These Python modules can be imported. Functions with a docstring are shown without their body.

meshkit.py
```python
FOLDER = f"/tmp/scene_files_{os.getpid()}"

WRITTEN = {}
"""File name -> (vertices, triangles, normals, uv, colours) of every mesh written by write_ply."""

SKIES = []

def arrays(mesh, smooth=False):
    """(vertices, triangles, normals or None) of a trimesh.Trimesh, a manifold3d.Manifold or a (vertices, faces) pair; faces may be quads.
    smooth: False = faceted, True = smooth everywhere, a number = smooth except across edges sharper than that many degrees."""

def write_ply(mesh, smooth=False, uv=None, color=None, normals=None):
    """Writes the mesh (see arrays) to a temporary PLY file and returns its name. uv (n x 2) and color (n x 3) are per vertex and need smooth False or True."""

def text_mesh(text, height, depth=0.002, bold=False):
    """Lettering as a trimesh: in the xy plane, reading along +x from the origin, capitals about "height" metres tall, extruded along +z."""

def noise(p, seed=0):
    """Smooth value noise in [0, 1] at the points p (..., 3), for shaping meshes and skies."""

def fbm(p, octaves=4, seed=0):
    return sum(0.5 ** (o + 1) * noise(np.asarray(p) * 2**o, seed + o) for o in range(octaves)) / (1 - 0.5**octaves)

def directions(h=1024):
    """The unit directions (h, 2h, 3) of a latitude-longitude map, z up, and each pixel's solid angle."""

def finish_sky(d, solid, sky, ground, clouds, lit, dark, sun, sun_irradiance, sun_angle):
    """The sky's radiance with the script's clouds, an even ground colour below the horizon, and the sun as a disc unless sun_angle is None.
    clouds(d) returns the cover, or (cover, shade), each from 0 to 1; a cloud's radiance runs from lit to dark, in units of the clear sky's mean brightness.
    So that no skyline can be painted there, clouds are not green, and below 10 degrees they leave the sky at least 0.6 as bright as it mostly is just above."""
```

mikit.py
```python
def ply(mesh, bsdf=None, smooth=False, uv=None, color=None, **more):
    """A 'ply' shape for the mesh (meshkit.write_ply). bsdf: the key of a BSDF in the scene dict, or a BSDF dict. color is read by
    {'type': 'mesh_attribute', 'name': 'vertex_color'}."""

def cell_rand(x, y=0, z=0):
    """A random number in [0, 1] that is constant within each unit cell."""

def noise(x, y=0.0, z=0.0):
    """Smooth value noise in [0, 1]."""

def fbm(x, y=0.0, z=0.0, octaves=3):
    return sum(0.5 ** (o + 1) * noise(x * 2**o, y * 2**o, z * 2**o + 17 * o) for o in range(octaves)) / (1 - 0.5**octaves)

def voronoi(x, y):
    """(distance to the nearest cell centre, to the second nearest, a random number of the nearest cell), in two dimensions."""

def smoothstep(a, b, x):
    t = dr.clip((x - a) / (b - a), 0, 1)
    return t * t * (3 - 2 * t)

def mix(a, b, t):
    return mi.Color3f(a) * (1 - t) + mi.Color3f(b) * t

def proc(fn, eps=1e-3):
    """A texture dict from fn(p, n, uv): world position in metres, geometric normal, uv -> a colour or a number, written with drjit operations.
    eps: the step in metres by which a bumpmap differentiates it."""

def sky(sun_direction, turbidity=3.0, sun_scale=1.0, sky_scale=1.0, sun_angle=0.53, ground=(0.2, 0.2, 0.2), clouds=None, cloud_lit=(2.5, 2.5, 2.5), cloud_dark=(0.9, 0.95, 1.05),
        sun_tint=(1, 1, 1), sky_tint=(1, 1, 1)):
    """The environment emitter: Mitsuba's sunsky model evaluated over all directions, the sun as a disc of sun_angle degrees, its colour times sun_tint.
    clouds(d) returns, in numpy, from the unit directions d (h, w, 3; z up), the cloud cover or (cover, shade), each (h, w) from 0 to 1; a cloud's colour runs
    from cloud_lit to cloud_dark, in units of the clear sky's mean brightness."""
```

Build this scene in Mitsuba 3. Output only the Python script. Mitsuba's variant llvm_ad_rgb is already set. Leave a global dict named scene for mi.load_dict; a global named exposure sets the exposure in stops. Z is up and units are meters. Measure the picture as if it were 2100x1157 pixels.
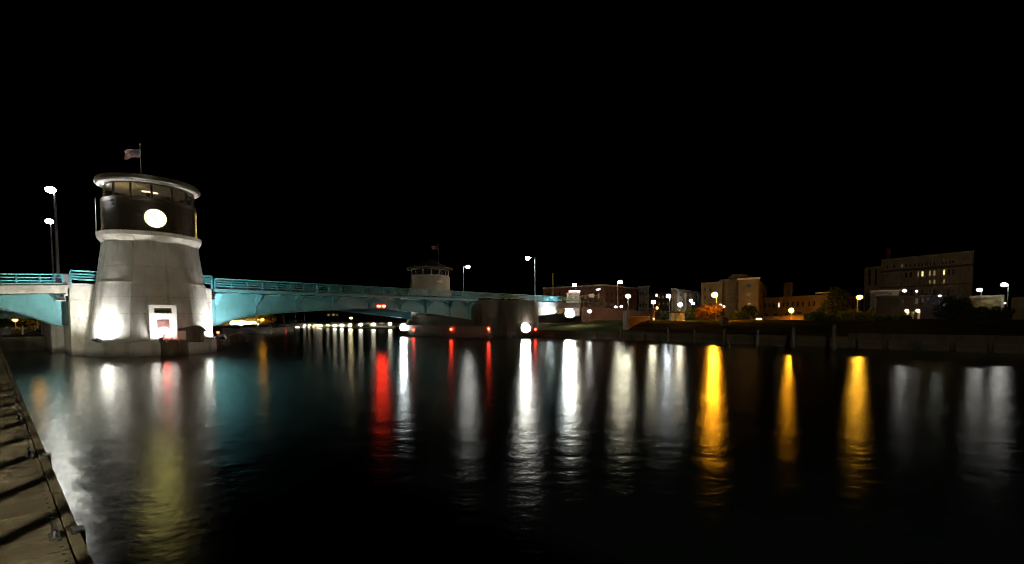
import math, random
import numpy as np, trimesh
import drjit as dr
import mitsuba as mi
import mikit
from mikit import proc, noise, fbm, smoothstep, mix
from trimesh.creation import extrude_polygon
from shapely.geometry import Polygon, box as sbox, Point
from shapely.ops import unary_union

random.seed(7)
RNG = np.random.default_rng(7)
T = mi.ScalarTransform4f
scene, labels = {}, {}

# ------------------------------------------------------------------ camera, sky, exposure
# world frame: x runs along the bridge (towards the far bank), y upstream, z up, water at z = 0
FW = np.array([990.0, 913.0]) / math.hypot(990, 913)      # view direction on the ground
RT = np.array([FW[1], -FW[0]])
CAM = np.array([-15.87, -56.5, 3.3])
F, CX, HY = 990.0, 1050.0, 652.0
TILT = math.radians(2.6)                                               # the camera looks slightly down
TC, TS = math.cos(TILT), math.sin(TILT)
PY = HY + F * TS / TC
scene['camera'] = {'type': 'perspective', 'fov': 2 * math.degrees(math.atan(1050 / F)), 'fov_axis': 'x',
    'principal_point_offset_y': (578.5 - PY) / 1157, 'near_clip': 0.1, 'far_clip': 3000.0,
    'to_world': T().look_at(origin=CAM.tolist(), target=(CAM + [FW[0] * TC, FW[1] * TC, -TS]).tolist(), up=[0, 0, 1])}
sky = mikit.sky([0.3, -0.9, 0.02], turbidity=3, sun_scale=0.0, sky_scale=2.0e-5)
sky['sampling_weight'] = 0.02
scene['sky'] = sky
exposure = 3.0
EV = 8.0

# ------------------------------------------------------------------ picture measurements -> places
def ray3(px, py):
    k, m = (PY - py) / F, (px - CX) / F
    D = np.array([*(FW * (TC + k * TS) + RT * m), k * TC - TS])
    return D / (TC + k * TS)
def ray(px, py=HY):
    return ray3(px, py)[:2]
def at(px, py, d):                       # the place d metres ahead
    return CAM + d * ray3(px, py)
def gxy(px, d):
    return at(px, HY, d)[:2]
def zat(py, d):
    return CAM[2] + d * ray3(CX, py)[2]
def dist(py, z):                         # how far ahead a place of height z lies
    return (z - CAM[2]) / ray3(CX, py)[2]
def on_y(px, py, y0):
    return at(px, py, (y0 - CAM[1]) / ray(px, py)[1])
def on_x(px, py, x0):
    return at(px, py, (x0 - CAM[0]) / ray(px, py)[0])

# ------------------------------------------------------------------ mesh helpers
def cat(ms):
    return trimesh.util.concatenate([m for m in ms])
def box(x0, x1, y0, y1, z0, z1):
    return trimesh.creation.box(extents=[x1 - x0, y1 - y0, z1 - z0], transform=trimesh.transformations.translation_matrix([(x0 + x1) / 2, (y0 + y1) / 2, (z0 + z1) / 2]))
def frame_from(dirv, up=(0, 0, 1)):
    z = np.asarray(dirv, float); z = z / np.linalg.norm(z)
    u = np.asarray(up, float)
    if abs(z @ u) > 0.98: u = np.array([1.0, 0, 0])
    x = np.cross(u, z); x /= np.linalg.norm(x)
    return np.stack([x, np.cross(z, x), z], 1)
def beam(p, q, h, w):                    # h upright, w across
    p, q = np.asarray(p, float), np.asarray(q, float)
    L = np.linalg.norm(q - p)
    M = np.eye(4); M[:3, :3] = frame_from(q - p); M[:3, 3] = (p + q) / 2
    return trimesh.creation.box(extents=[w, h, L], transform=M)
def tube(p, q, r0, r1=None, n=10):
    r1 = r0 if r1 is None else r1
    p, q = np.asarray(p, float), np.asarray(q, float)
    R = frame_from(q - p)
    a = np.arange(n) * 2 * np.pi / n
    ring = np.stack([np.cos(a), np.sin(a), 0 * a], 1) @ R.T
    v = np.vstack([p + ring * r0, q + ring * r1, [p], [q]])
    i = np.arange(n); j = (i + 1) % n
    f = np.vstack([np.stack([i, j, j + n], 1), np.stack([i, j + n, i + n], 1), np.stack([j, i, i * 0 + 2 * n], 1), np.stack([i + n, j + n, i * 0 + 2 * n + 1], 1)])
    return trimesh.Trimesh(v, f, process=False)
def lathe(prof, cx=0, cy=0, n=64, a0=None, a1=None):
    """closed profile [(r, z)] turned about a vertical axis, counter-clockwise seen with r to the right."""
    full = a0 is None
    a = np.arange(n) * 2 * np.pi / n if full else np.radians(np.linspace(a0, a1, n + 1))
    k = len(prof); P = np.array(prof, float)
    v = np.stack([np.outer(np.cos(a), P[:, 0]) + cx, np.outer(np.sin(a), P[:, 0]) + cy, np.tile(P[:, 1], (len(a), 1))], -1).reshape(-1, 3)
    f = []
    for s in range(n):
        t = (s + 1) % len(a)
        for i in range(k):
            j = (i + 1) % k
            A, B, C, D = s * k + i, s * k + j, t * k + j, t * k + i
            f += [[A, D, C], [A, C, B]]
    if not full:
        for i in range(1, k - 1):
            f += [[0, i, i + 1], [n * k, n * k + i + 1, n * k + i]]
    m = trimesh.Trimesh(v, np.array(f), process=False)
    return m
def ellipsoid(c, rx, ry, rz, sub=2):
    m = trimesh.creation.icosphere(subdivisions=sub)
    m.apply_scale([rx, ry, rz]); m.apply_translation(c)
    return m
def disc(c, nrm, r, n=20):
    R = frame_from(nrm); a = np.arange(n) * 2 * np.pi / n
    v = np.vstack([np.asarray(c) + (np.stack([np.cos(a), np.sin(a), 0 * a], 1) * r) @ R.T, [c]])
    i = np.arange(n)
    return trimesh.Trimesh(v, np.stack([i, (i + 1) % n, i * 0 + n], 1), process=False)
def ext(poly, depth, M):
    m = extrude_polygon(poly, depth, engine='earcut'); m.apply_transform(M); return m

# ------------------------------------------------------------------ scene helpers
taken = set()
def numbered(name):
    k, i = name, 0
    while k in taken:
        i += 1; k = f'{name}_{i:03d}'
    taken.add(k); return k
def thing(name, label, cat_, group=None):
    k = numbered(name); labels[k] = {'label': label, 'category': cat_}
    if group: labels[k]['group'] = group
    return k
def part(parent, name, mesh, mat, smooth=False, label=None, emit=None, kind=None, w=None):
    k = numbered(parent + '__' + name)
    more = {'emitter': emit} if emit else {}
    scene[k] = mikit.ply(mesh, mat, smooth=smooth, **more)
    if label: labels[k] = {'label': label}
    if kind: labels.setdefault(k, {})['kind'] = kind
    return k
def single(name, mesh, mat, label, cat_, group=None, smooth=False, emit=None):
    k = thing(name, label, cat_, group); more = {'emitter': emit} if emit else {}
    scene[k] = mikit.ply(mesh, mat, smooth=smooth, **more); return k
def struct(name, mesh, mat, label=None, smooth=False):
    k = numbered(name); scene[k] = mikit.ply(mesh, mat, smooth=smooth)
    labels[k] = {'kind': 'structure', 'label': label or name.replace('_', ' ')}
    return k
def light(rgb, k, w=1.0):
    return {'type': 'area', 'radiance': {'type': 'rgb', 'value': [float(c) * k / EV for c in rgb]}, 'sampling_weight': float(w)}

WARM, WHITE, COOL = (1.0, 0.90, 0.66), (1.0, 0.97, 0.90), (0.93, 0.98, 1.0)
AMBER, RED, GOLD = (1.0, 0.37, 0.015), (1.0, 0.02, 0.01), (1.0, 0.74, 0.34)

# ------------------------------------------------------------------ materials
def mat(key, d, two=False):
    scene[key] = {'type': 'twosided', 'b': d} if two else d
    return key
def rgb(*c):
    return {'type': 'rgb', 'value': list(c)}
def diffuse(key, c, two=True):
    return mat(key, {'type': 'diffuse', 'reflectance': rgb(*c)}, two)
def plastic(key, c, a=0.25, two=False):
    return mat(key, {'type': 'roughplastic', 'diffuse_reflectance': rgb(*c), 'alpha': a}, two)

def concrete_fn(base, warm, scale=1.0):
    def fn(p, n, uv):
        blot = fbm(p.x * 0.9 * scale, p.y * 0.9 * scale, p.z * 0.6 * scale, 4)
        fine = fbm(p.x * 9, p.y * 9, p.z * 9, 2)
        run = fbm(p.x * 2.6 + 3, p.y * 2.6, p.z * 0.16, 3)           # rain streaks down the face
        streak = smoothstep(0.50, 0.72, run) * 0.26
        line = smoothstep(0.0, 0.7, p.z) * 0.62 + 0.38              # algae and wet line just above the water
        v = base * (0.72 + 0.5 * blot) * (0.9 + 0.2 * fine) * (1 - streak) * line
        return mi.Color3f(v, v * (1 - 0.05 * warm), v * (1 - 0.16 * warm))
    return fn
mat('mat_concrete', {'type': 'bumpmap', 'arbitrary': proc(lambda p, n, uv: fbm(p.x * 6, p.y * 6, p.z * 6, 3), 0.01), 'scale': 0.012,
                     'b': {'type': 'diffuse', 'reflectance': proc(concrete_fn(0.40, 0.55))}})
mat('mat_concrete_plain', {'type': 'diffuse', 'reflectance': proc(concrete_fn(0.46, 0.9, 0.7))})
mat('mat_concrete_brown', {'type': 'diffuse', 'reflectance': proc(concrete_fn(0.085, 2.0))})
diffuse('mat_joint', (0.05, 0.048, 0.042))
plastic('mat_white_paint', (0.72, 0.72, 0.70), 0.3)
def teal_fn(p, n, uv):
    b = fbm(p.x * 0.7, p.y * 0.7, p.z * 1.3, 4)
    r = smoothstep(0.58, 0.78, fbm(p.x * 3.1, p.y * 3.1, p.z * 0.5, 3))
    return mix(mi.Color3f(0.10, 0.33, 0.38) * (0.8 + 0.42 * b), mi.Color3f(0.08, 0.20, 0.22), r * 0.45)
mat('mat_teal', {'type': 'roughplastic', 'diffuse_reflectance': proc(teal_fn), 'alpha': 0.35}, True)
plastic('mat_teal_rail', (0.10, 0.36, 0.43), 0.25)
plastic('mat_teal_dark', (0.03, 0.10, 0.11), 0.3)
plastic('mat_deck', (0.05, 0.045, 0.04), 0.5)
plastic('mat_black_metal', (0.02, 0.02, 0.022), 0.25)
plastic('mat_bronze', (0.050, 0.042, 0.030), 0.18)
mat('mat_grey_metal', {'type': 'roughconductor', 'material': 'Al', 'alpha': 0.35, 'specular_reflectance': rgb(0.55, 0.55, 0.55)}, True)
plastic('mat_pole', (0.20, 0.20, 0.21), 0.3)
plastic('mat_lamp_glass', (0.6, 0.6, 0.58), 0.1)
plastic('mat_dark_glass', (0.012, 0.013, 0.016), 0.05)
mat('mat_pane', {'type': 'thindielectric', 'int_ior': 1.5})
diffuse('mat_interior', (0.45, 0.40, 0.30))
def timber_fn(p, n, uv):
    g = fbm(p.x * 4 + p.y * 4, p.y * 3 - p.x * 3, p.z * 0.7, 3)
    wet = smoothstep(0.0, 0.55, p.z) * 0.6 + 0.4
    v = (0.045 + 0.085 * g) * wet
    return mi.Color3f(v, v * 0.86, v * 0.66)
mat('mat_timber', {'type': 'diffuse', 'reflectance': proc(timber_fn)}, True)
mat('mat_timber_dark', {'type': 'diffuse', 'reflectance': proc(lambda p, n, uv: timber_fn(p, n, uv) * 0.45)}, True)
def plank_fn(p, n, uv):
    board = mikit.cell_rand(dr.floor(p.y / 0.165), 3, 1)
    g = fbm(p.x * 1.6, p.y * 26, 0.0, 3)
    d = smoothstep(0.35, 0.7, fbm(p.x * 1.3, p.y * 1.3, 4.0, 4))
    v = (0.25 + 0.12 * g) * (0.8 + 0.35 * board) * (0.72 + 0.4 * d)
    return mi.Color3f(v, v * 0.88, v * 0.62)
mat('mat_plank', {'type': 'diffuse', 'reflectance': proc(plank_fn)}, True)
def brick_fn(p, n, uv):
    t = (p.x + p.y * 0.83) / 0.42
    row = dr.floor(p.z / 0.16)
    u = t + 0.5 * (row - 2 * dr.floor(row / 2))
    fu, fv = u - dr.floor(u), p.z / 0.16 - row
    m = smoothstep(0.03, 0.06, fu) * smoothstep(0.06, 0.14, fv)
    r = mikit.cell_rand(dr.floor(u), row, 5)
    return mix(mi.Color3f(0.26, 0.24, 0.21), mix(mi.Color3f(0.10, 0.045, 0.030), mi.Color3f(0.19, 0.085, 0.055), r), m)
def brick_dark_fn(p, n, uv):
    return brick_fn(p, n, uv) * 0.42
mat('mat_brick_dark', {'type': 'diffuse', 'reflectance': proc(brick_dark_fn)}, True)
mat('mat_brick', {'type': 'diffuse', 'reflectance': proc(brick_fn)}, True)
def stucco_fn(c):
    def fn(p, n, uv):
        b = fbm(p.x * 0.5, p.y * 0.5, p.z * 0.4, 4); s = fbm(p.x * 1.7, p.y * 1.7, p.z * 0.12, 3)
        return mi.Color3f(*c) * (0.72 + 0.5 * b) * (0.85 + 0.3 * s)
    return fn
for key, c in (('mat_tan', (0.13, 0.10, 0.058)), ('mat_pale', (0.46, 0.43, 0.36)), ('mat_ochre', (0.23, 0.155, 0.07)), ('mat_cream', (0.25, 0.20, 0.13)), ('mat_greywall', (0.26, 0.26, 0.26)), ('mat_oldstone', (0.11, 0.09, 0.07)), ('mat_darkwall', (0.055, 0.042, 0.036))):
    mat(key, {'type': 'diffuse', 'reflectance': proc(stucco_fn(c))}, True)
diffuse('mat_trim', (0.46, 0.42, 0.34)); diffuse('mat_dark_trim', (0.07, 0.055, 0.045)); diffuse('mat_roof', (0.05, 0.045, 0.045))
diffuse('mat_redroof', (0.16, 0.05, 0.04)); diffuse('mat_sash', (0.5, 0.5, 0.48))
def grass_fn(p, n, uv):
    a = fbm(p.x * 0.25, p.y * 0.25, 0.0, 4); b = noise(p.x * 7, p.y * 7)
    return mix(mi.Color3f(0.022, 0.028, 0.010), mi.Color3f(0.062, 0.048, 0.020), smoothstep(0.35, 0.7, a)) * (0.55 + 0.8 * b)
mat('mat_grass', {'type': 'diffuse', 'reflectance': proc(grass_fn)}, True)
def ground_fn(p, n, uv):
    a = fbm(p.x * 0.3, p.y * 0.3, 0.0, 4); b = noise(p.x * 5, p.y * 5)
    return mi.Color3f(0.085, 0.075, 0.055) * (0.5 + a) * (0.7 + 0.6 * b)
mat('mat_ground', {'type': 'diffuse', 'reflectance': proc(ground_fn)}, True)
def steel_fn(p, n, uv):
    r = fbm(p.x * 0.8, p.y * 0.8, p.z * 2.5, 4)
    return mix(mi.Color3f(0.040, 0.045, 0.030), mi.Color3f(0.07, 0.04, 0.02), smoothstep(0.4, 0.7, r))
mat('mat_sheet', {'type': 'diffuse', 'reflectance': proc(steel_fn)}, True)
for key, c in (('mat_leaf', (0.055, 0.085, 0.022)), ('mat_leaf_dark', (0.035, 0.045, 0.016)), ('mat_leaf_rust', (0.095, 0.04, 0.012)), ('mat_leaf_yellow', (0.16, 0.15, 0.03))):
    mat(key, {'type': 'principledthin', 'base_color': rgb(*c), 'roughness': 0.6, 'diff_trans': 0.7})
diffuse('mat_bark', (0.07, 0.055, 0.04))
plastic('mat_hull', (0.55, 0.54, 0.50), 0.15, True)
plastic('mat_hull_dark', (0.03, 0.04, 0.06), 0.15, True)
diffuse('mat_canvas', (0.10, 0.11, 0.12)); plastic('mat_red', (0.4, 0.02, 0.015), 0.2)
plastic('mat_signal', (0.42, 0.28, 0.05), 0.3); plastic('mat_signal_green', (0.03, 0.2, 0.08), 0.3)
mat('mat_flag', {'type': 'twosided', 'b': {'type': 'diffuse', 'reflectance': {'type': 'mesh_attribute', 'name': 'vertex_color'}}})

# water: dark, slightly rough from small ripples that a long exposure averages, plus the ripples that still show near by
def ripple(p, n, uv):
    h = 0.0
    for f, c, deg, ph in ((1.25, 1.15, 42, 1.0), (2.6, 0.85, 28, 5.0), (5.2, 0.52, 55, 9.0), (10.5, 0.30, 36, 13.0), (21.0, 0.16, 47, 21.0)):
        ca, sa = math.cos(math.radians(deg)), math.sin(math.radians(deg))
        h = h + c * noise((p.x * sa - p.y * ca) * f * 0.62 + ph, (p.x * ca + p.y * sa) * f, ph)     # crests lie across the view
    return h
WATER = {'type': 'roughplastic', 'distribution': 'beckmann', 'alpha': 0.050, 'int_ior': 1.333, 'diffuse_reflectance': rgb(0.004, 0.007, 0.007)}
mat('mat_water', {'type': 'bumpmap', 'arbitrary': proc(ripple, 0.01), 'scale': 0.0065, 'b': WATER})

# ------------------------------------------------------------------ water and land
wv = np.array([[-500, -300, 0], [500, -300, 0], [500, 700, 0], [-500, 700, 0.0]])
struct('water', (wv, np.array([[0, 1, 2], [0, 2, 3]])), 'mat_water', 'dark rippled river water streaked with light reflections')

QX, QZ = -15.4, 1.5                                                 # edge and height of the near quay
struct('ground', cat([box(-400, QX - 3.2, -300, 12.4, -1, QZ - 0.02), box(-400, -11.2, 12.4, 400, -1, 1.42)]), 'mat_ground', 'dark ground of the near bank')

def bank_mesh(x0, y0, y1):
    """the far bank: a strip of land rising from the bulkhead as a grass slope to level ground"""
    ys = np.linspace(y0, y1, 90)
    prof = [(0.0, 1.18), (1.5, 1.22), (5, 1.45), (10, 1.95), (16, 2.5), (23, 2.78), (32, 2.85), (60, 2.9), (130, 3.0), (450, 3.0)]
    v, f = [], []
    for i, y in enumerate(ys):
        for dx, z in prof:
            z2 = z
            if y < -78 and dx < 35: z2 = 1.6 + 0.04 * dx
            bump = 0.10 * (random.random() - 0.5) if 2 < dx < 40 else 0
            v.append([x0 + dx, y, z2 + bump])
    n = len(prof)
    for i in range(len(ys) - 1):
        for j in range(n - 1):
            a = i * n + j
            f.append([a, a + 1, a + n + 1, a + n])
    return np.array(v), np.array(f)
struct('grass_bank', bank_mesh(48.3, -190, 0.0), 'mat_grass', 'mown grass slope on the far bank', smooth=True)
struct('far_ground', ext(Polygon([(48.3, 0.0), (470, 0.0), (470, 420), (140, 120), (48.3, 26)]), 3.3, trimesh.transformations.translation_matrix([0, 0, -1])), 'mat_ground', 'dark level ground behind the bridge on the far bank')
mg = Polygon([gxy(250, 118), gxy(470, 118), gxy(560, 128), gxy(590, 200), gxy(700, 215), gxy(900, 225), gxy(960, 600), gxy(250, 600)])
struct('marina_ground', ext(mg, 2.2, np.block([[np.eye(3), np.array([[0], [0], [-1.0]])], [0, 0, 0, 1]])), 'mat_ground', 'dark shore of the marina upstream')

# ------------------------------------------------------------------ near boardwalk (bottom left)
bw = thing('boardwalk', 'weathered plank boardwalk along the water at lower left', 'boardwalk')
part(bw, 'frame', cat([box(QX - 3.1, QX - 0.08, -70, 6, 0.9, QZ - 0.05), box(QX - 0.075, QX - 0.005, -70, 6, 0.55, QZ - 0.02)]), 'mat_timber')
y = -54.6; k = 0
while y < -45.0:
    pl = box(QX - 3.1, QX - 0.095, y + 0.003, y + 0.162, QZ - 0.045, QZ + random.uniform(-0.003, 0.003))
    b = part(bw, 'plank', pl, 'mat_plank')
    y += 0.165
rest = [box(QX - 3.1, QX - 0.095, yy + 0.003, yy + 0.162, QZ - 0.045, QZ) for yy in list(np.arange(y, 5.8, 0.165)) + list(np.arange(-69.9, -54.8, 0.165))]
part(bw, 'plank_rest', cat(rest), 'mat_plank', kind='stuff')
nails = [box(QX - 0.15 + dx, QX - 0.15 + dx + 0.022, yy + 0.07, yy + 0.09, QZ, QZ + 0.006) for yy in np.arange(-54.6, -40, 0.165) for dx in (0, 0.0)]
part(bw, 'nail', cat(nails), 'mat_black_metal', kind='stuff')
yy = -54.6
while yy < 5:
    L = 2.4
    part(bw, 'edge_board', box(QX - 0.085, QX - 0.008, yy + 0.01, yy + L - 0.01, QZ - 0.05, QZ + 0.012), 'mat_plank')
    yy += L
def cleat(x, y_, lab):
    c = thing('mooring_cleat', lab, 'cleat', None)
    part(c, 'base', box(x - 0.035, x + 0.035, y_ - 0.075, y_ + 0.075, QZ + 0.006, QZ + 0.022), 'mat_black_metal')
    part(c, 'horn', cat([tube([x, y_ - 0.12, QZ + 0.09], [x, y_ + 0.12, QZ + 0.09], 0.017), tube([x, y_ - 0.05, QZ + 0.02], [x, y_ - 0.04, QZ + 0.085], 0.02, 0.017), tube([x, y_ + 0.05, QZ + 0.02], [x, y_ + 0.04, QZ + 0.085], 0.02, 0.017),
                         ellipsoid([x, y_ - 0.12, QZ + 0.09], .02, .03, .02, 1), ellipsoid([x, y_ + 0.12, QZ + 0.09], .02, .03, .02, 1)]), 'mat_black_metal', smooth=40)
for (px, py, lab) in ((114, 1102, 'dark iron mooring cleat on the boardwalk edge nearest the viewer'), (60, 938, 'iron mooring cleat on the boardwalk, second from the viewer'), (41, 862, 'small iron mooring cleat farthest along the boardwalk edge')):
    p = at(px, py, dist(py, QZ))
    cleat(QX - 0.16, p[1], lab)
for i, (px, py) in enumerate(((135, 1098), (74, 940))):
    p = at(px, py, dist(py, QZ))
    f_ = thing('rubber_fender', ('black rubber fender pad on the boardwalk edge beside the nearest cleat', 'black rubber fender pad on the boardwalk edge beside the second cleat')[i], 'fender')
    part(f_, 'pad', cat([box(QX - 0.06, QX + 0.025, p[1] - 0.06, p[1] + 0.06, QZ + 0.014, QZ + 0.035), box(QX + 0.002, QX + 0.025, p[1] - 0.06, p[1] + 0.06, QZ - 0.5, QZ + 0.012)]), 'mat_black_metal')
    part(f_, 'bolt', cat([tube([QX - 0.05, p[1] + s, QZ + 0.035], [QX - 0.05, p[1] + s, QZ + 0.042], .008, n=8) for s in (-.035, .035)]), 'mat_grey_metal')
# bollards added landward, assumed out of view, so that shadow stripes cross the planks
for i in range(13):
    yy, hh = -56.3 + 1.25 * i, 1.15
    x = QX - 1.85
    single('assumed_bollard', cat([tube([x, yy, QZ - 0.02], [x, yy, QZ + hh], 0.10, 0.095, 12), tube([x, yy, QZ + hh], [x, yy, QZ + hh + 0.05], 0.095, 0.03, 12)]), 'mat_timber',
           'wooden bollard assumed out of view to stripe the boardwalk with shadow', 'bollard', 'assumed bollards out of view that shade the boardwalk')

# ------------------------------------------------------------------ lamps
def street_lamp(head, ground_z, side, lab, rgbc, L, r=0.35, w=1.0, arm=0.6, group=None, pole=0.09, name='street_lamp', mat_pole='mat_pole'):
    head = np.asarray(head, float)
    t = thing(name, lab, 'street lamp', group)
    base = head + np.array([side[0], side[1], 0]) * arm; bx, by = base[:2]; top = head[2] + 0.12
    part(t, 'pole', cat([tube([bx, by, ground_z], [bx, by, top], pole, pole * 0.6, 12), tube([bx, by, ground_z - 0.02], [bx, by, ground_z + 0.35], pole * 1.9, pole * 1.6, 12)]), mat_pole, smooth=40)
    if arm > 0.05: part(t, 'arm', tube([bx, by, top - 0.06], head + [0, 0, 0.16], 0.04, 0.035, 8), mat_pole, smooth=40)
    hood = lathe([(0.001, r * 0.62), (r * 0.55, r * 0.5), (r * 1.08, r * 0.14), (r * 1.08, r * 0.06), (0.001, r * 0.06)][::-1], head[0], head[1], 16); hood.apply_translation([0, 0, head[2]])
    part(t, 'hood', hood, 'mat_black_metal')
    part(t, 'lens', ellipsoid(head - [0, 0, 0.02 + r * 0.1], r, r, r * 0.8), 'mat_lamp_glass', smooth=True, emit=light(rgbc, L, w))
    return t
def lamp_px(px, py, d, gz, lab, rgbc, L, r=0.35, w=1.0, arm=0.5, side=1, **k):
    s = RT * side
    return street_lamp(at(px, py, d), gz, s, lab, rgbc, L, r, w, arm, **k)
def flood(pos, aim, lab, rgbc, L, r=0.2, w=1.0, stand=None, name='floodlight'):
    t = thing(name, lab, 'floodlight')
    pos = np.asarray(pos, float); a = np.asarray(aim, float); a = a / np.linalg.norm(a)
    R = frame_from(a)
    bz = trimesh.creation.box(extents=[2.4 * r, 2.4 * r, 0.9 * r])
    M = np.eye(4); M[:3, :3] = R; M[:3, 3] = pos - a * (0.45 * r + 0.012); bz.apply_transform(M)
    rim = []
    for s in (-1, 1):
        for e in (trimesh.creation.box(extents=[0.08 * r, 2.4 * r, 0.35 * r]), trimesh.creation.box(extents=[2.24 * r, 0.08 * r, 0.35 * r])):
            if e.extents[0] < e.extents[1]: e.apply_translation([s * 1.16 * r, 0, 0.17 * r])
            else: e.apply_translation([0, s * 1.16 * r, 0.17 * r])
            M2 = M.copy(); M2[:3, 3] = pos; e.apply_transform(M2); rim.append(e)
    part(t, 'housing', bz, 'mat_black_metal'); part(t, 'rim', cat(rim), 'mat_black_metal')
    part(t, 'lens', disc(pos, a, r), 'mat_lamp_glass', emit=light(rgbc, L, w))
    if stand is not None: part(t, 'bracket', tube(stand, pos - a * (0.85 * r), 0.03), 'mat_pole')
    return t

flood([-15.0, -4.6, 2.3], [0.10, 1.0, 0.22], 'floodlight on the quay beyond the left edge aimed at the bridge', (1.0, 0.95, 0.72), 420, 0.22, 1.8, stand=[-15.6, -4.9, QZ])
# lamp behind the viewer that lights the boardwalk
a_ = at(0, HY, -13.5)[:2]; 
street_lamp([-28.6, -66.0, 5.4], QZ, -FW, 'tall lamp post behind the viewer that lights the boardwalk', (1.0, 0.87, 0.60), 4600, 0.5, 1.2)

bl = 'pairs of lamp posts on the bridge deck'
DECK = 6.36
street_lamp(on_y(103.5, 388, 0.35), 6.3, (0.7, -0.1), 'taller white lamp post at the left end of the bridge, near railing', WHITE, 170, 0.36, 2.2, 0.35, bl, 0.14, mat_pole='mat_black_metal')
street_lamp(on_y(101, 453, 19.1), 6.3, (0.4, 0.3), 'white lamp post at the left end of the bridge, far railing', WHITE, 170, 0.36, 1.5, 0.3, bl, 0.12, mat_pole='mat_black_metal')
street_lamp([51.7, 1.9, 14.3], 6.3, (0.8, -0.9), 'bright white lamp post above the far pier, near railing', WHITE, 190, 0.46, 1.5, 1.1, bl, 0.13)
street_lamp([54.6, 21.4, 14.3], 6.3, (-0.75, 0.8), 'white lamp post behind the far bridge house, far railing', WHITE, 85, 0.46, 1.2, 0.9, bl, 0.11)

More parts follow.
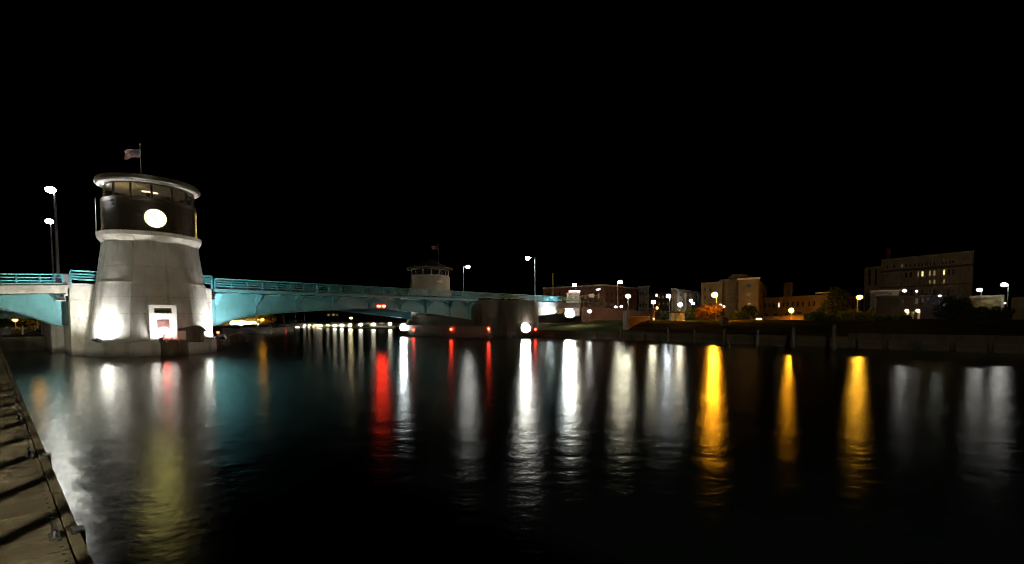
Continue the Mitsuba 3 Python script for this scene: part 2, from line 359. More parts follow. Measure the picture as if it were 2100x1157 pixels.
# ------------------------------------------------------------------ bridge
def railing(name, lab, x0, x1, y, ztop, n, zbase, rails=(0.0, 0.27, 0.52, 0.76), slope=0.0, thick=1.0):
    t = thing(name, lab, 'railing')
    zt = lambda x: ztop + slope * (x - x0)
    zb = lambda x: zbase + slope * (x - x0)
    for i, dz in enumerate(rails):
        w, h = (0.14, 0.10) if i == 0 else (0.06, 0.095)
        part(t, 'rail', beam([x0, y, zt(x0) - dz - h / 2], [x1, y, zt(x1) - dz - h / 2], h * thick, w), 'mat_teal_rail')
    for i in range(n + 1):
        x = x0 + (x1 - x0) * i / n
        poly = Polygon([(-0.09, zb(x)), (0.09, zb(x)), (0.05, zt(x) - 0.092), (-0.05, zt(x) - 0.092)])
        web = ext(poly, 0.10, np.array([[1, 0, 0, x], [0, 0, 1, y + 0.045], [0, 1, 0, 0], [0, 0, 0, 1.0]]))
        part(t, 'post', web, 'mat_teal_rail')
    return t
railing('railing', 'long teal railing along the near side of the lifting span', 0.15, 37.2, 0.0, 7.40, 24, 6.30)
railing('railing', 'teal railing along the upstream side of the lifting span', -8, 50, 19.0, 7.40, 30, 6.30)
railing('railing', 'dark teal railing on top of the far pier', 37.4, 66, 0.0, 7.40, 18, 6.30)
railing('railing', 'short raised teal railing on the near pier left of the tower', -10.9, -7.2, 0.1, 7.44, 2, 6.30, (0.0, 0.27, 0.50, 0.74), thick=1.2)
railing('railing', 'short teal railing on the near pier right of the tower', -2.8, -0.1, 0.1, 7.62, 2, 6.30)
zl0 = on_y(0, 561, 0.2)[2]; zl1 = on_y(128, 562, 0.2)[2]
xa, xb = on_y(-190, 561, 0.2)[0], on_y(128, 562, 0.2)[0]
x0_ = on_y(0, 561, 0.2)[0]; sl = (zl1 - zl0) / (xb - x0_)
npost = max(3, round((xb - xa) / 1.45))
railing('railing', 'teal railing on the left approach beside the lamp posts', xa, xb, 0.2, zl1 - sl * (xb - xa), npost, zl1 - sl * (xb - xa) - 0.97, slope=sl)
zc = zl1 - 0.97                                                        # curb level of the approach

sp = thing('lifting_span', 'teal steel double leaf lifting bridge span across the river', 'bridge')
part(sp, 'deck', box(0.05, 37.25, 0.35, 18.65, 6.0, 6.28), 'mat_deck')
part(sp, 'curb', cat([box(0.05, 37.25, 0.06, 0.34, 6.29, 6.50)]), 'mat_deck')
part(sp, 'fascia_beam', box(0.05, 37.25, -0.10, 0.10, 5.97, 6.295), 'mat_teal')
part(sp, 'fascia_beam', box(0.05, 37.25, 18.9, 19.1, 5.97, 6.295), 'mat_teal')
YW = 1.3
low = [(445, 665), (470, 655.5), (497, 649.5), (530, 645.5), (565, 642), (618, 638.5), (655, 636), (691, 634), (725, 632.5), (760, 631.5), (800, 633), (856, 640), (890, 644), (925, 648.5), (962, 654)]
lowp = [on_y(px, py, YW) for px, py in low]
lp = [(0.1, lowp[0][2] - 0.12)] + [(p[0], p[2]) for p in lowp] + [(37.1, lowp[-1][2] - 0.15)]
def girder(yy, name):
    for leaf, (xa_, xb_) in enumerate(((0.1, 18.5), (18.62, 37.1))):
        xs = np.linspace(xa_, xb_, 30); zs = np.interp(xs, [p[0] for p in lp], [p[1] for p in lp])
        pts = list(zip(xs, zs)) + [(xb_, 5.965), (xa_, 5.965)]
        w = part(sp, name, ext(Polygon(pts), 0.05, np.array([[1, 0, 0, 0], [0, 0, 1, yy], [0, 1, 0, 0], [0, 0, 0, 1.0]])), 'mat_teal')
        fl = []
        for a, b in zip(range(29), range(1, 30)):
            fl.append(beam([xs[a], yy + 0.025, zs[a] - 0.045], [xs[b] + 0.01, yy + 0.025, zs[b] - 0.045], 0.07, 0.42))
        part(sp, 'bottom_flange', cat(fl), 'mat_teal')
girder(YW, 'girder'); girder(17.6, 'girder')
for xk in (4.45, 9.0, 13.5, 18.05, 19.05, 23.7, 28.2, 32.7, 36.6, 0.5):
    zlow = np.interp(xk, [p[0] for p in lp], [p[1] for p in lp])
    zmid = 6.0 - min(1.35, (6.0 - zlow) * 0.62)
    tri = Polygon([(0.0, 5.96), (1.29, 5.96), (1.29, zmid), (1.12, zmid), (0.9, zmid + 0.35), (0.0, 5.78)])
    M = np.array([[0, 0, 1, xk - 0.025], [1, 0, 0, 0.0], [0, 1, 0, 0], [0, 0, 0, 1.0]])
    b = part(sp, 'bracket', ext(tri, 0.05, M), 'mat_teal')
    part(b, 'flange', cat([beam([xk, -0.01, 5.80], [xk, 0.92, zmid + 0.36], 0.03, 0.62), beam([xk, 0.92, zmid + 0.36], [xk, 1.12, zmid], 0.03, 0.30)]), 'mat_teal')
    part(sp, 'stiffener', box(xk - 0.05, xk + 0.05, YW - 0.14, YW - 0.002, zlow + 0.02, zmid + 0.02), 'mat_teal')
for xk in (2.4, 6.7, 11.2, 15.7, 21.3, 26.0, 30.4, 34.8):
    part(sp, 'strut', cat([beam([xk - 1.3, 1.2, 5.72], [xk, 0.0, 5.93], 0.09, 0.05), beam([xk + 1.3, 1.2, 5.72], [xk, 0.0, 5.93], 0.09, 0.05), box(xk - 0.09, xk + 0.09, -0.02, 0.25, 5.66, 5.96)]), 'mat_teal')
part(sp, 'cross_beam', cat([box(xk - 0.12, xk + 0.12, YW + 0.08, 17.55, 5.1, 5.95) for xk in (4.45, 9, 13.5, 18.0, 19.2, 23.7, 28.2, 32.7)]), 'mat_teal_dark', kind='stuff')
# red navigation lights hung below the fascia at mid span
for i, (px, py) in enumerate(((777.5, 628), (787.5, 628))):
    p = on_y(px, py, -0.35)
    t = thing('navigation_light', ('left of two red lights hanging at mid span', 'right of two red lights hanging at mid span')[i], 'navigation light')
    part(t, 'hanger', cat([tube([p[0], p[1], p[2] + 0.2], [p[0], p[1], 6.25], 0.025), beam([p[0], p[1], 6.2], [p[0], -0.09, 6.2], 0.05, 0.05)]), 'mat_black_metal')
    part(t, 'shield', box(p[0] - .3, p[0] + .3, p[1] + .2, p[1] + .23, p[2] - .3, p[2] + .3), 'mat_black_metal')
    part(t, 'cap', tube([p[0], p[1], p[2] + 0.13], [p[0], p[1], p[2] + 0.2], 0.15, 0.08), 'mat_black_metal')
    part(t, 'lens', ellipsoid(p, 0.2, 0.2, 0.16), 'mat_red', smooth=True, emit=light((1.0, 0.03, 0.012), 110, 0.6))

# near pier
pr = thing('bridge_pier', 'pale concrete near pier behind the conical tower', 'pier')
for a, b in ((0.0, 3.32), (3.34, 4.86), (4.88, 6.26)):
    part(pr, 'wall', cat([box(-11.0, -0.1, 0.35 - 0.02, 19, a, b)]), 'mat_concrete_plain')
part(pr, 'coping', box(-11.04, -0.06, 0.28, 19.05, 6.262, 6.30), 'mat_concrete_plain')
part(pr, 'joint', box(-10.95, -0.15, 0.38, 18.9, 0.2, 6.2), 'mat_joint')
part(pr, 'bearing_box', cat([box(-0.09, 0.25, 0.5, 1.1, 5.2, 5.75)]), 'mat_black_metal')
part(pr, 'bent', box(-11.9, -11.02, 6.0, 18.5, 0.0, 3.2), 'mat_concrete')

# left approach span
ap = thing('approach_span', 'teal arched girder span with pale concrete deck edge at far left', 'bridge')
YL = 1.2
lowl = [(-200, 628), (-100, 630), (0, 633.5), (25, 638), (50, 645), (75, 653), (100, 662), (127, 669.5)]
pts = [on_y(px, py, YL) for px, py in lowl]
zdk = lambda x: zc + sl * (x - xb)
xe = pts[-1][0]
poly = Polygon([(p[0], p[2]) for p in pts] + [(xe, zdk(xe) - 0.7), (pts[0][0], zdk(pts[0][0]) - 0.7)])
part(ap, 'girder', ext(poly, 0.06, np.array([[1, 0, 0, 0], [0, 0, 1, YL], [0, 1, 0, 0], [0, 0, 0, 1.0]])), 'mat_teal')
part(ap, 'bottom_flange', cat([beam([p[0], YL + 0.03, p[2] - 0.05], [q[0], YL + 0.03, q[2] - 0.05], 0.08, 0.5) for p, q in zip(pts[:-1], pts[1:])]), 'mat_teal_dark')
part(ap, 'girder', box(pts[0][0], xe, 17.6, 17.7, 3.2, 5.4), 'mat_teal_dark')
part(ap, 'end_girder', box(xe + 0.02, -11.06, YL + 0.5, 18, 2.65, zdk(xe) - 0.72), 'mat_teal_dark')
xd = xe + 0.35
edge = Polygon([(pts[0][0], zdk(pts[0][0]) - 0.66), (xd, zdk(xd) - 0.66), (xd + 0.1, zdk(xd)), (pts[0][0], zdk(pts[0][0]))])
edge_lo = Polygon([(pts[0][0], zdk(pts[0][0]) - 0.64), (xe - 1.3, zdk(xe - 1.3) - 0.64), (xe - 1.15, zdk(xe - 1.3) - 0.33), (pts[0][0], zdk(pts[0][0]) - 0.33)])
part(ap, 'deck_edge', ext(edge, 0.35, np.array([[1, 0, 0, 0], [0, 0, 1, 0.1], [0, 1, 0, 0], [0, 0, 0, 1.0]])), 'mat_concrete_plain')
part(ap, 'deck_edge', ext(edge_lo, 0.06, np.array([[1, 0, 0, 0], [0, 0, 1, 0.035], [0, 1, 0, 0], [0, 0, 0, 1.0]])), 'mat_concrete_plain')
part(ap, 'deck', box(pts[0][0], xd - 0.1, 0.46, 19, zc - 0.75, zc - 0.36), 'mat_deck')
part(ap, 'curb', beam([pts[0][0], 0.3, zdk(pts[0][0]) + 0.1], [xd, 0.3, zdk(xd) + 0.1], 0.18, 0.25), 'mat_deck')
# maintenance platform at its end
mp = thing('maintenance_platform', 'small hanging steel platform under the left approach end', 'platform')
A = on_y(100, 601, 0.6); B_ = on_y(114, 616, 0.6); C = on_y(136, 617, 0.6)
part(mp, 'strut', beam(A, B_, 0.10, 0.10), 'mat_teal_dark'); part(mp, 'strut', beam(A + [0.22, 0.5, 0], B_ + [0.1, 0.5, 0], 0.08, 0.08), 'mat_teal_dark')
part(mp, 'floor', beam(B_ + [0, 0.25, 0], C + [0, 0.25, 0], 0.06, 0.7), 'mat_white_paint')
for q in range(4):
    part(mp, 'rail', beam(B_ + [0.05, 0.02, 0.1 + 0.1 * q], C + [-0.05, 0.02, 0.1 + 0.1 * q], 0.02, 0.02), 'mat_pole')
part(mp, 'post', tube(C + [-0.05, 0, 0], C + [-0.15, 0, 0.75], 0.035), 'mat_grey_metal'); part(mp, 'post', tube(C + [-0.03, 0.3, 0], C + [-0.1, 0.3, 0.75], 0.035), 'mat_grey_metal')
part(mp, 'drum', ellipsoid(C + [0.03, 0.1, 0.55], 0.16, 0.12, 0.14, 1), 'mat_white_paint', smooth=True)
# gate cabinets on the approach end
for i, (px, w) in enumerate(((120, 0.3), (132, 0.42))):
    p = on_y(px, 583, 0.5)
    t = thing('gate_cabinet', ('narrow grey cabinet beside the left lamp post', 'wide dark grey cabinet at the end of the approach railing')[i], 'cabinet')
    part(t, 'body', box(p[0] - w, p[0] + w, 0.25, 0.75, zc - 0.2, zc + 0.95), 'mat_pole'); part(t, 'lid', box(p[0] - w - 0.03, p[0] + w + 0.03, 0.22, 0.78, zc + 0.952, zc + 1.0), 'mat_black_metal')

# ------------------------------------------------------------------ the near tower
TX, TY = gxy(1050 - 990 * math.tan(math.radians(36.55)), 45.6)
AZ = math.degrees(math.atan2(CAM[1] - TY, CAM[0] - TX))                # the side that faces the viewer
tw = thing('bridge_tower', 'conical concrete bridge house with lit clock and glazed cab', 'tower')
def rcone(z): return np.interp(z, [1.4, 6.4, 10.04], [4.74, 4.12, 3.62])
part(tw, 'plinth', cat([lathe([(0.1, -0.5), (4.98, -0.5), (4.98, 1.28), (4.90, 1.36), (0.1, 1.36)], TX, TY, 96)]), 'mat_concrete')
core = lathe([(0.1, 1.37)] + [(rcone(z) - 0.07, z) for z in (1.37, 4, 6.4, 10.0)] + [(0.1, 10.0)], TX, TY, 72)
part(tw, 'core', core, 'mat_joint')
zs_ = [1.365, 3.66, 5.14, 6.38, 7.77, 10.04]
for bi, (a, b) in enumerate(zip(zs_[:-1], zs_[1:])):
    nseg = 6 if bi < 3 else 3
    for s in range(nseg):
        a0 = AZ - 21 + s * 360 / nseg; a1 = a0 + 360 / nseg
        g = math.degrees(0.014 / 4.4)
        prof = [(rcone(a) - 0.3, a), (rcone(a + 0.012), a + 0.012), (rcone(b - 0.012), b - 0.012), (rcone(b) - 0.3, b)]
        part(tw, 'wall_panel', lathe(prof, TX, TY, 96 // nseg, a0 + g, a1 - g), 'mat_concrete', smooth=30)
part(tw, 'drip_band', lathe([(rcone(6.36) - 0.05, 6.36), (rcone(6.36) + 0.03, 6.36), (rcone(6.42) + 0.03, 6.42), (rcone(6.42) - 0.05, 6.42)], TX, TY, 96), 'mat_concrete_plain', smooth=30)
part(tw, 'collar', lathe([(0.1, 10.05), (3.60, 10.05), (3.92, 10.42), (3.98, 10.50), (3.98, 10.84), (0.1, 10.86)], TX, TY, 28), 'mat_concrete_plain')
for s in range(8):                                                     # sloped blocks under the collar
    a0 = AZ + s * 45 + 6
    part(tw, 'corbel', lathe([(3.55, 10.0), (3.66, 10.0), (3.90, 10.33), (3.55, 10.33)], TX, TY, 6, a0, a0 + 20), 'mat_concrete_plain')
part(tw, 'drum', lathe([(0.1, 10.87), (3.46, 10.87), (3.46, 13.45), (0.1, 13.45)], TX, TY, 96), 'mat_bronze', smooth=30)
for q in range(14):
    z = 10.93 + q * 0.18
    part(tw, 'louvre', lathe([(3.40, z), (3.50, z + 0.01), (3.60, z + 0.06), (3.60, z + 0.085), (3.50, z + 0.135), (3.40, z + 0.145)], TX, TY, 96), 'mat_bronze', smooth=40)
part(tw, 'sill_band', lathe([(2.9, 13.46), (3.60, 13.46), (3.60, 13.78), (3.52, 13.84), (2.9, 13.84)], TX, TY, 96), 'mat_bronze', smooth=30)
part(tw, 'floor', lathe([(0.05, 13.3), (3.3, 13.3), (3.3, 13.44), (0.05, 13.44)], TX, TY, 32), 'mat_interior')
ZW0, ZW1 = 13.84, 15.12
for s in range(14):
    a = math.radians(AZ + 2 + s * 360 / 14); b = a + 2 * math.pi / 14
    pa, pb = np.array([TX + 3.36 * math.cos(a), TY + 3.36 * math.sin(a)]), np.array([TX + 3.36 * math.cos(b), TY + 3.36 * math.sin(b)])
    wd = part(tw, 'window', cat([beam([*pa, ZW0], [*pa, ZW1], 0.16, 0.16), beam([*pa, ZW0 + .03], [*pb, ZW0 + .03], 0.05, 0.10), beam([*pa, ZW1 - .05], [*pb, ZW1 - .05], 0.09, 0.12)]), 'mat_bronze')
    v = np.array([[*pa, ZW0 + .05], [*pb, ZW0 + .05], [*pb, ZW1 - .1], [*pa, ZW1 - .1]])
    part(wd, 'pane', (v, np.array([[0, 1, 2], [0, 2, 3]])), 'mat_pane')
part(tw, 'ceiling', lathe([(0.05, 15.04), (3.25, 15.04), (3.25, 15.10), (0.05, 15.10)], TX, TY, 32), 'mat_interior')
part(tw, 'soffit', lathe([(3.0, 15.13), (3.80, 15.13), (3.80, 15.19), (3.0, 15.19)], TX, TY, 96), 'mat_white_paint', smooth=30)
part(tw, 'roof', lathe([(0.05, 15.2), (3.86, 15.2), (3.98, 15.3), (3.98, 15.44), (3.90, 15.46), (3.90, 15.66), (3.78, 15.74), (2.6, 15.98), (0.05, 16.2)], TX, TY, 96), 'mat_bronze', smooth=35)
part(tw, 'ceiling_light', box(TX - 0.6, TX + 0.6, TY - 0.12, TY + 0.12, 14.94, 15.03), 'mat_lamp_glass', emit=light(WARM, 1.6, 0.3))
ah = math.radians(AZ - 45)
part(tw, 'desk_lamp', ellipsoid([TX + 2.2 * math.cos(ah), TY + 2.2 * math.sin(ah), 14.0], .13, .13, .10, 1), 'mat_lamp_glass', smooth=True, emit=light(GOLD, 60, 0.3))
for (da, r_, w_, h_) in ((-16, 2.9, 0.5, 0.16), (-36, 2.9, 0.4, 0.14), (22, 2.8, 0.5, 0.3), (34, 2.7, 0.5, 0.42), (-3, 2.6, 0.25, 0.55)):
    a = math.radians(AZ + da); c = np.array([TX + r_ * math.cos(a), TY + r_ * math.sin(a)])
    part(tw, 'console', box(c[0] - w_ / 2, c[0] + w_ / 2, c[1] - 0.1, c[1] + 0.1, 13.45, 13.86 + h_), 'mat_black_metal')
def radial(daz, r, z):                                                 # a place and the outward direction on the tower
    a = math.radians(AZ + daz); n = np.array([math.cos(a), math.sin(a), 0])
    return np.array([TX, TY, 0]) + n * r + [0, 0, z], n
# clock
cp, cn = radial(5.2, 3.62, 12.03)
ck = part(tw, 'clock', None, None) if False else None
R = frame_from(cn); M = np.eye(4); M[:3, :3] = R; M[:3, 3] = cp - cn * 0.12
ring = lathe([(0.78, 0.0), (0.86, 0.0), (0.86, 0.2), (0.78, 0.2)], 0, 0, 48); ring.apply_transform(M)
clk = part(tw, 'clock_rim', ring, 'mat_bronze', smooth=40)
part(tw, 'clock_face', disc(cp + cn * 0.03, cn, 0.78, 48), 'mat_lamp_glass', label='glowing yellowish white round clock face', emit=light((1.0, 0.86, 0.24), 8.0, 1.8))
h1 = beam(cp + cn * 0.05, cp + cn * 0.05 + R[:, 0] * -0.36 + R[:, 1] * 0.3, 0.09, 0.012); h2 = beam(cp + cn * 0.06, cp + cn * 0.06 + R[:, 0] * 0.12 + R[:, 1] * -0.58, 0.07, 0.012)
part(tw, 'clock_hand', h1, 'mat_black_metal'); part(tw, 'clock_hand', h2, 'mat_black_metal')
tick = [beam(cp + cn * 0.045 + (R[:, 0] * math.cos(t_) + R[:, 1] * math.sin(t_)) * 0.66, cp + cn * 0.045 + (R[:, 0] * math.cos(t_) + R[:, 1] * math.sin(t_)) * 0.74, 0.025, 0.01) for t_ in np.arange(12) * math.pi / 6]
part(tw, 'clock_ticks', cat(tick), 'mat_bronze')
# door with transom on the plinth
da = 8.0
def door_pt(s, z, out):                                                # s metres to the right across the door, upright plane
    p, n = radial(da, 4.60, 0); t_ = np.array([-n[1], n[0], 0])
    return p + t_ * s + n * out + [0, 0, z], n, t_
_, dn, dt = door_pt(0, 0, 0)
def door_box(s0, s1, z0, z1, o0, o1):
    M = np.eye(4); M[:3, 0] = dt; M[:3, 1] = dn; M[:3, 2] = [0, 0, 1]; p, _, _ = door_pt((s0 + s1) / 2, (z0 + z1) / 2, (o0 + o1) / 2); M[:3, 3] = p
    return trimesh.creation.box(extents=[s1 - s0, o1 - o0, z1 - z0], transform=M)
dr_ = part(tw, 'door', door_box(-0.62, 0.62, 1.38, 3.30, -0.35, -0.02), 'mat_white_paint', label='white door with a large dim pane under a transom')
part(dr_, 'frame', cat([door_box(-0.98, -0.63, 1.37, 4.42, -0.9, 0.08), door_box(0.63, 0.98, 1.37, 4.42, -0.9, 0.08), door_box(-0.628, 0.628, 3.31, 3.70, -0.9, 0.078), door_box(-0.628, 0.628, 4.16, 4.418, -0.9, 0.078)]), 'mat_white_paint')
diffuse('mat_pinkdoor', (0.10, 0.055, 0.05)); diffuse('mat_transom', (0.045, 0.042, 0.03))
part(dr_, 'pane', door_box(-0.46, 0.46, 1.55, 3.16, -0.03, 0.0), 'mat_pinkdoor')
part(dr_, 'transom', door_box(-0.628, 0.628, 3.705, 4.155, -0.3, -0.02), 'mat_transom')
part(dr_, 'handle', door_box(0.50, 0.54, 2.25, 2.45, -0.02, 0.06), 'mat_grey_metal')
# ladder and bracket lamps at the left side of the cab
for s in (-0.22, 0.22):
    p0, n0 = radial(-88, 3.9, 10.9); t0 = np.array([-n0[1], n0[0], 0])
    part(tw, 'ladder_rail', tube(p0 + t0 * s, p0 + t0 * s + [0, 0, 3.0], 0.025), 'mat_grey_metal')
p0, n0 = radial(-88, 3.9, 10.9); t0 = np.array([-n0[1], n0[0], 0])
part(tw, 'ladder_rung', cat([tube(p0 + t0 * -0.22 + [0, 0, q * 0.3 + .1], p0 + t0 * 0.22 + [0, 0, q * 0.3 + .1], 0.015, n=6) for q in range(10)]), 'mat_grey_metal')
for da_, rr in ((-82, 3.7), (-70, 3.5)):
    p, n = radial(da_, rr, 15.0)
    part(tw, 'soffit_lamp', ellipsoid(p, 0.09, 0.09, 0.06, 1), 'mat_lamp_glass', smooth=True, emit=light(WHITE, 10, 0.15))
# flag on the roof
def flag(px, py0, py1, d, zb, w, h, lab, lab2):
    p = at(px, py0, d); t = thing('flagpole', lab2, 'flagpole')
    part(t, 'pole', tube([p[0], p[1], zb], p, 0.05, 0.03, 10), 'mat_pole', smooth=40); part(t, 'finial', ellipsoid(p + [0, 0, 0.06], .08, .08, .08, 1), 'mat_signal', smooth=True)
    nx, nz = 40, 27
    v, c, f_ = [], [], []
    ldir = -RT
    for j in range(nz):
        for i in range(nx):
            s, q = i / (nx - 1), j / (nz - 1)
            off = 0.16 * math.sin(7.5 * s + 1.5 * q) * s ** 0.6; drop = 0.10 * s * s - 0.05 * math.sin(6 * s) * q
            xy = p[:2] + ldir * (0.05 + w * s * 0.95) + FW * off
            v.append([xy[0], xy[1], zat(py1, d) - h * q - drop * h])
            stripe = int(min(12, q * 13)) % 2 == 0
            col = (0.30, 0.035, 0.04) if stripe else (0.5, 0.48, 0.44)
            if s < 0.4 and q < 7 / 13: col = (0.035, 0.045, 0.13) if ((i * 3 + j * 5) % 7) else (0.4, 0.4, 0.42)
            c.append(col)
    for j in range(nz - 1):
        for i in range(nx - 1):
            a = j * nx + i; f_.append([a, a + 1, a + nx + 1, a + nx])
    k = thing('flag', lab, 'flag')
    scene[k] = mikit.ply((np.array(v), np.array(f_)), 'mat_flag', smooth=True, color=np.array(c))
flag(287, 297, 306, 45.7, 16.0, 1.6, 0.82, 'striped flag with blue canton flying over the clock tower', 'tall flagpole on the roof of the clock tower')
# uplights on the ledge
for i, (daz, L_, lab) in enumerate(((-46, 3400, 'left floodlight on the ledge at the tower base'), (4, 800, 'middle floodlight on the ledge in front of the tower door'), (66, 3400, 'right floodlight on the ledge at the tower base'))):
    p, n = radial(daz, 5.35, 1.50)
    t_ = np.array([-n[1], n[0], 0])
    flood(p + t_ * (0.15 if i == 1 else 0), -n * 0.36 + np.array([0, 0, 1.0]), lab, (1.0, 0.96, 0.9), L_, 0.20, 2.2, stand=radial(daz, 4.95, 1.30)[0])
# red beacon beside the door and a hooded solid in place of a cast shadow
p = at(341, 690, 41.3)
t = thing('navigation_light', 'red lamp on a bracket in front of the tower door', 'navigation light')
part(t, 'bracket', cat([tube(p + [0, 0, -0.55], p + [0, 0, -0.12], 0.05), box(p[0] - .22, p[0] + .22, p[1] - .08, p[1] + .08, p[2] - .34, p[2] - .16)]), 'mat_white_paint')
part(t, 'shield', box(p[0] - .20, p[0] - .06, p[1] - .05, p[1] + .2, p[2] - .12, p[2] + .22), 'mat_red')
part(t, 'lens', ellipsoid(p, 0.13, 0.13, 0.13), 'mat_red', smooth=True, emit=light((1.0, 0.05, 0.03), 60, 0.7))
def hooded_shadow_solid():  # dark timber solid put where a shadow lies on the tower wall
    d = 41.6; q = lambda px, py, dd=d: at(px, py, dd)
    t = thing('shadow_solid', 'dark hooded solid standing in for a shadow right of the tower door', 'housing')
    o = q(366, 697); M = np.eye(4); M[:2, 0] = RT; M[:3, 2] = [*(FW), 0]; M[:3, 1] = [0, 0, 1]; M[:3, 3] = o
    s = d / F
    body = Polygon([(16 * s, -0.2), (44 * s, -0.2), (44 * s, 20 * s), (16 * s, 20 * s)])
    roof = Polygon([(0, 18 * s), (17 * s, 20 * s), (44 * s, 16 * s), (50 * s, 16 * s), (46 * s, 23 * s), (33 * s, 29.5 * s), (18 * s, 26 * s), (0, 23 * s)])
    part(t, 'body', ext(body, 0.55, M), 'mat_timber'); M2 = M.copy(); M2[:3, 3] = o - np.array([*FW, 0]) * 0.06
    part(t, 'hood', ext(roof, 0.68, M2), 'mat_timber')
hooded_shadow_solid()
# timber fender round the foot of the tower
fd = thing('timber_fender', 'dark vertical timber fender curving around the tower base', 'fender')
fp = [(336, 731, 1.36), (365, 729, 1.36), (400, 725, 1.33), (430, 720, 1.30), (452, 716, 1.25), (468, 711, 1.22), (484, 706, 1.15), (497, 701.5, 1.05)]
fpts = np.array([[*at(px, wl, dist(wl, 0))[:2], z] for px, wl, z in fp])
seg = np.r_[0, np.cumsum(np.linalg.norm(np.diff(fpts[:, :2], axis=0), axis=1))]
s = 0.0
while s < seg[-1]:
    c = [np.interp(s, seg, fpts[:, i]) for i in range(3)]; c2 = [np.interp(s + 0.3, seg, fpts[:, i]) for i in range(3)]
    dv = np.array([c2[0] - c[0], c2[1] - c[1]]); dv = dv / (np.linalg.norm(dv) + 1e-9); nv = np.array([dv[1], -dv[0]])
    if abs(c2[0] - c[0]) + abs(c2[1] - c[1]) < 0.05: break
    jit = random.uniform(-0.05, 0.05); top = c[2] + random.uniform(-0.10, 0.06)
    M = np.eye(4); M[:2, 0] = dv; M[:2, 1] = -nv; M[:3, 3] = [c[0] + nv[0] * jit, c[1] + nv[1] * jit, (top - 0.5) / 2]
    part(fd, 'timber', trimesh.creation.box(extents=[0.27, 0.27, top + 0.5], transform=M), 'mat_timber')
    s += 0.30
part(fd, 'waler', cat([beam([*(fpts[i, :2] + [0.1, 0.25]), 0.85], [*(fpts[i + 1, :2] + [0.1, 0.25]), 0.85], 0.22, 0.2) for i in range(len(fpts) - 1)]), 'mat_timber')
part(fd, 'handrail', cat([tube([*fpts[5, :2], 1.25], [*fpts[7, :2], 1.45], 0.04), tube([*fpts[7, :2], 0.9], [*fpts[7, :2], 1.5], 0.05)]), 'mat_white_paint')
pf = np.array([0.3, -1.3, 1.45])
flood(pf, [0.45, 0.55, 1.0], 'floodlight on the fender lighting the bridge girder', (1.0, 0.97, 0.92), 340, 0.26, 2.0, stand=[pf[0], pf[1], 0.6])
p = at(447, 682, 60)
t = thing('navigation_light', 'red light on a post right of the near pier', 'navigation light')
part(t, 'post', tube([p[0], p[1], 0], p - [0, 0, .12], 0.05), 'mat_black_metal'); part(t, 'lens', ellipsoid(p, .16, .16, .16, 2), 'mat_red', smooth=True, emit=light((1.0, 0.05, 0.02), 14, 0.2))

# ------------------------------------------------------------------ far pier and far bridge house
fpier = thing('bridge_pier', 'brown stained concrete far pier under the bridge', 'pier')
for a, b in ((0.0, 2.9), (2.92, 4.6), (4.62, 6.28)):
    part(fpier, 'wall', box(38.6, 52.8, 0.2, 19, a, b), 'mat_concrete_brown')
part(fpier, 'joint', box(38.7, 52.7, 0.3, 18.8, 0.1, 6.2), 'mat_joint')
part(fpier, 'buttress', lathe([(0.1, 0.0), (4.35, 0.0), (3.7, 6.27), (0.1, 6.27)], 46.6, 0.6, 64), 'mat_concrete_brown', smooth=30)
part(fpier, 'river_wall', box(37.3, 38.58, 1.0, 19, 0.0, 3.6), 'mat_concrete_brown')
part(fpier, 'bearing_box', box(38.3, 38.58, 0.1, 0.9, 5.3, 5.7), 'mat_black_metal')
gw = thing('guide_wall', 'low timber and concrete guide wall with red lights at the far pier', 'wall')
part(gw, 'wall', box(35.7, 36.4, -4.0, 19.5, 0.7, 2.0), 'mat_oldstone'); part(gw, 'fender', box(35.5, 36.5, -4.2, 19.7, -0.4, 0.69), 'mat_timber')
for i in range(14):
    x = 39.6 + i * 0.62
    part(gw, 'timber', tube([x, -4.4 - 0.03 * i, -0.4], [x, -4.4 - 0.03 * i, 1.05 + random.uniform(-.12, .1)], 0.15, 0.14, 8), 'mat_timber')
reds = ((848, 676.5, 35.6, 'red light on the far pier guide wall beside the upstream floodlight', 24), (925, 675.5, 35.4, 'red light midway along the far pier guide wall', 40), (1002, 674.5, 35.4, 'red light at the near corner of the far pier', 40), (1098, 675.5, None, 'red light right of the far pier floodlight', 30))
for px, py, x0, lab, L in reds:
    p = on_x(px, py, x0) if x0 else on_y(px, py, -4.6)
    t = thing('navigation_light', lab, 'navigation light')
    part(t, 'bracket', cat([tube(p - [0, 0, .5], p - [0, 0, .1], 0.05), beam(p - [0, 0, .45], p + [0.5, 0.1, -.45], .08, .08)]), 'mat_black_metal')
    part(t, 'lens', ellipsoid(p, 0.2, 0.2, 0.18), 'mat_red', smooth=True, emit=light((1.0, 0.03, 0.012), L, 0.3))
p = on_x(828, 672, 35.4)
flood(p, [-0.45, -0.62, 0.35], 'floodlight at the upstream end of the far pier', COOL, 380, 0.62, 1.8, stand=p + [0.4, 0.2, -0.5])
flood(p + [0.2, 1.8, 0.4], [0.12, 0.25, 1.0], 'upward floodlight under the bridge beside the upstream end lamp', COOL, 500, 0.25, 0.8, stand=p + [0.4, 1.9, -0.3])
p = on_y(1078, 673, -4.7)
flood(p, [-0.6, -0.7, 0.30], 'dazzling floodlight at the foot of the far pier', WHITE, 430, 0.72, 2.0, stand=p + [0.2, 0.4, -0.9])
flood(p + [1.7, 0.35, 0.1], [-0.05, 0.33, 1.0], 'upward floodlight washing the far pier buttress', WHITE, 420, 0.22, 0.8, stand=p + [1.7, 0.5, -0.9])

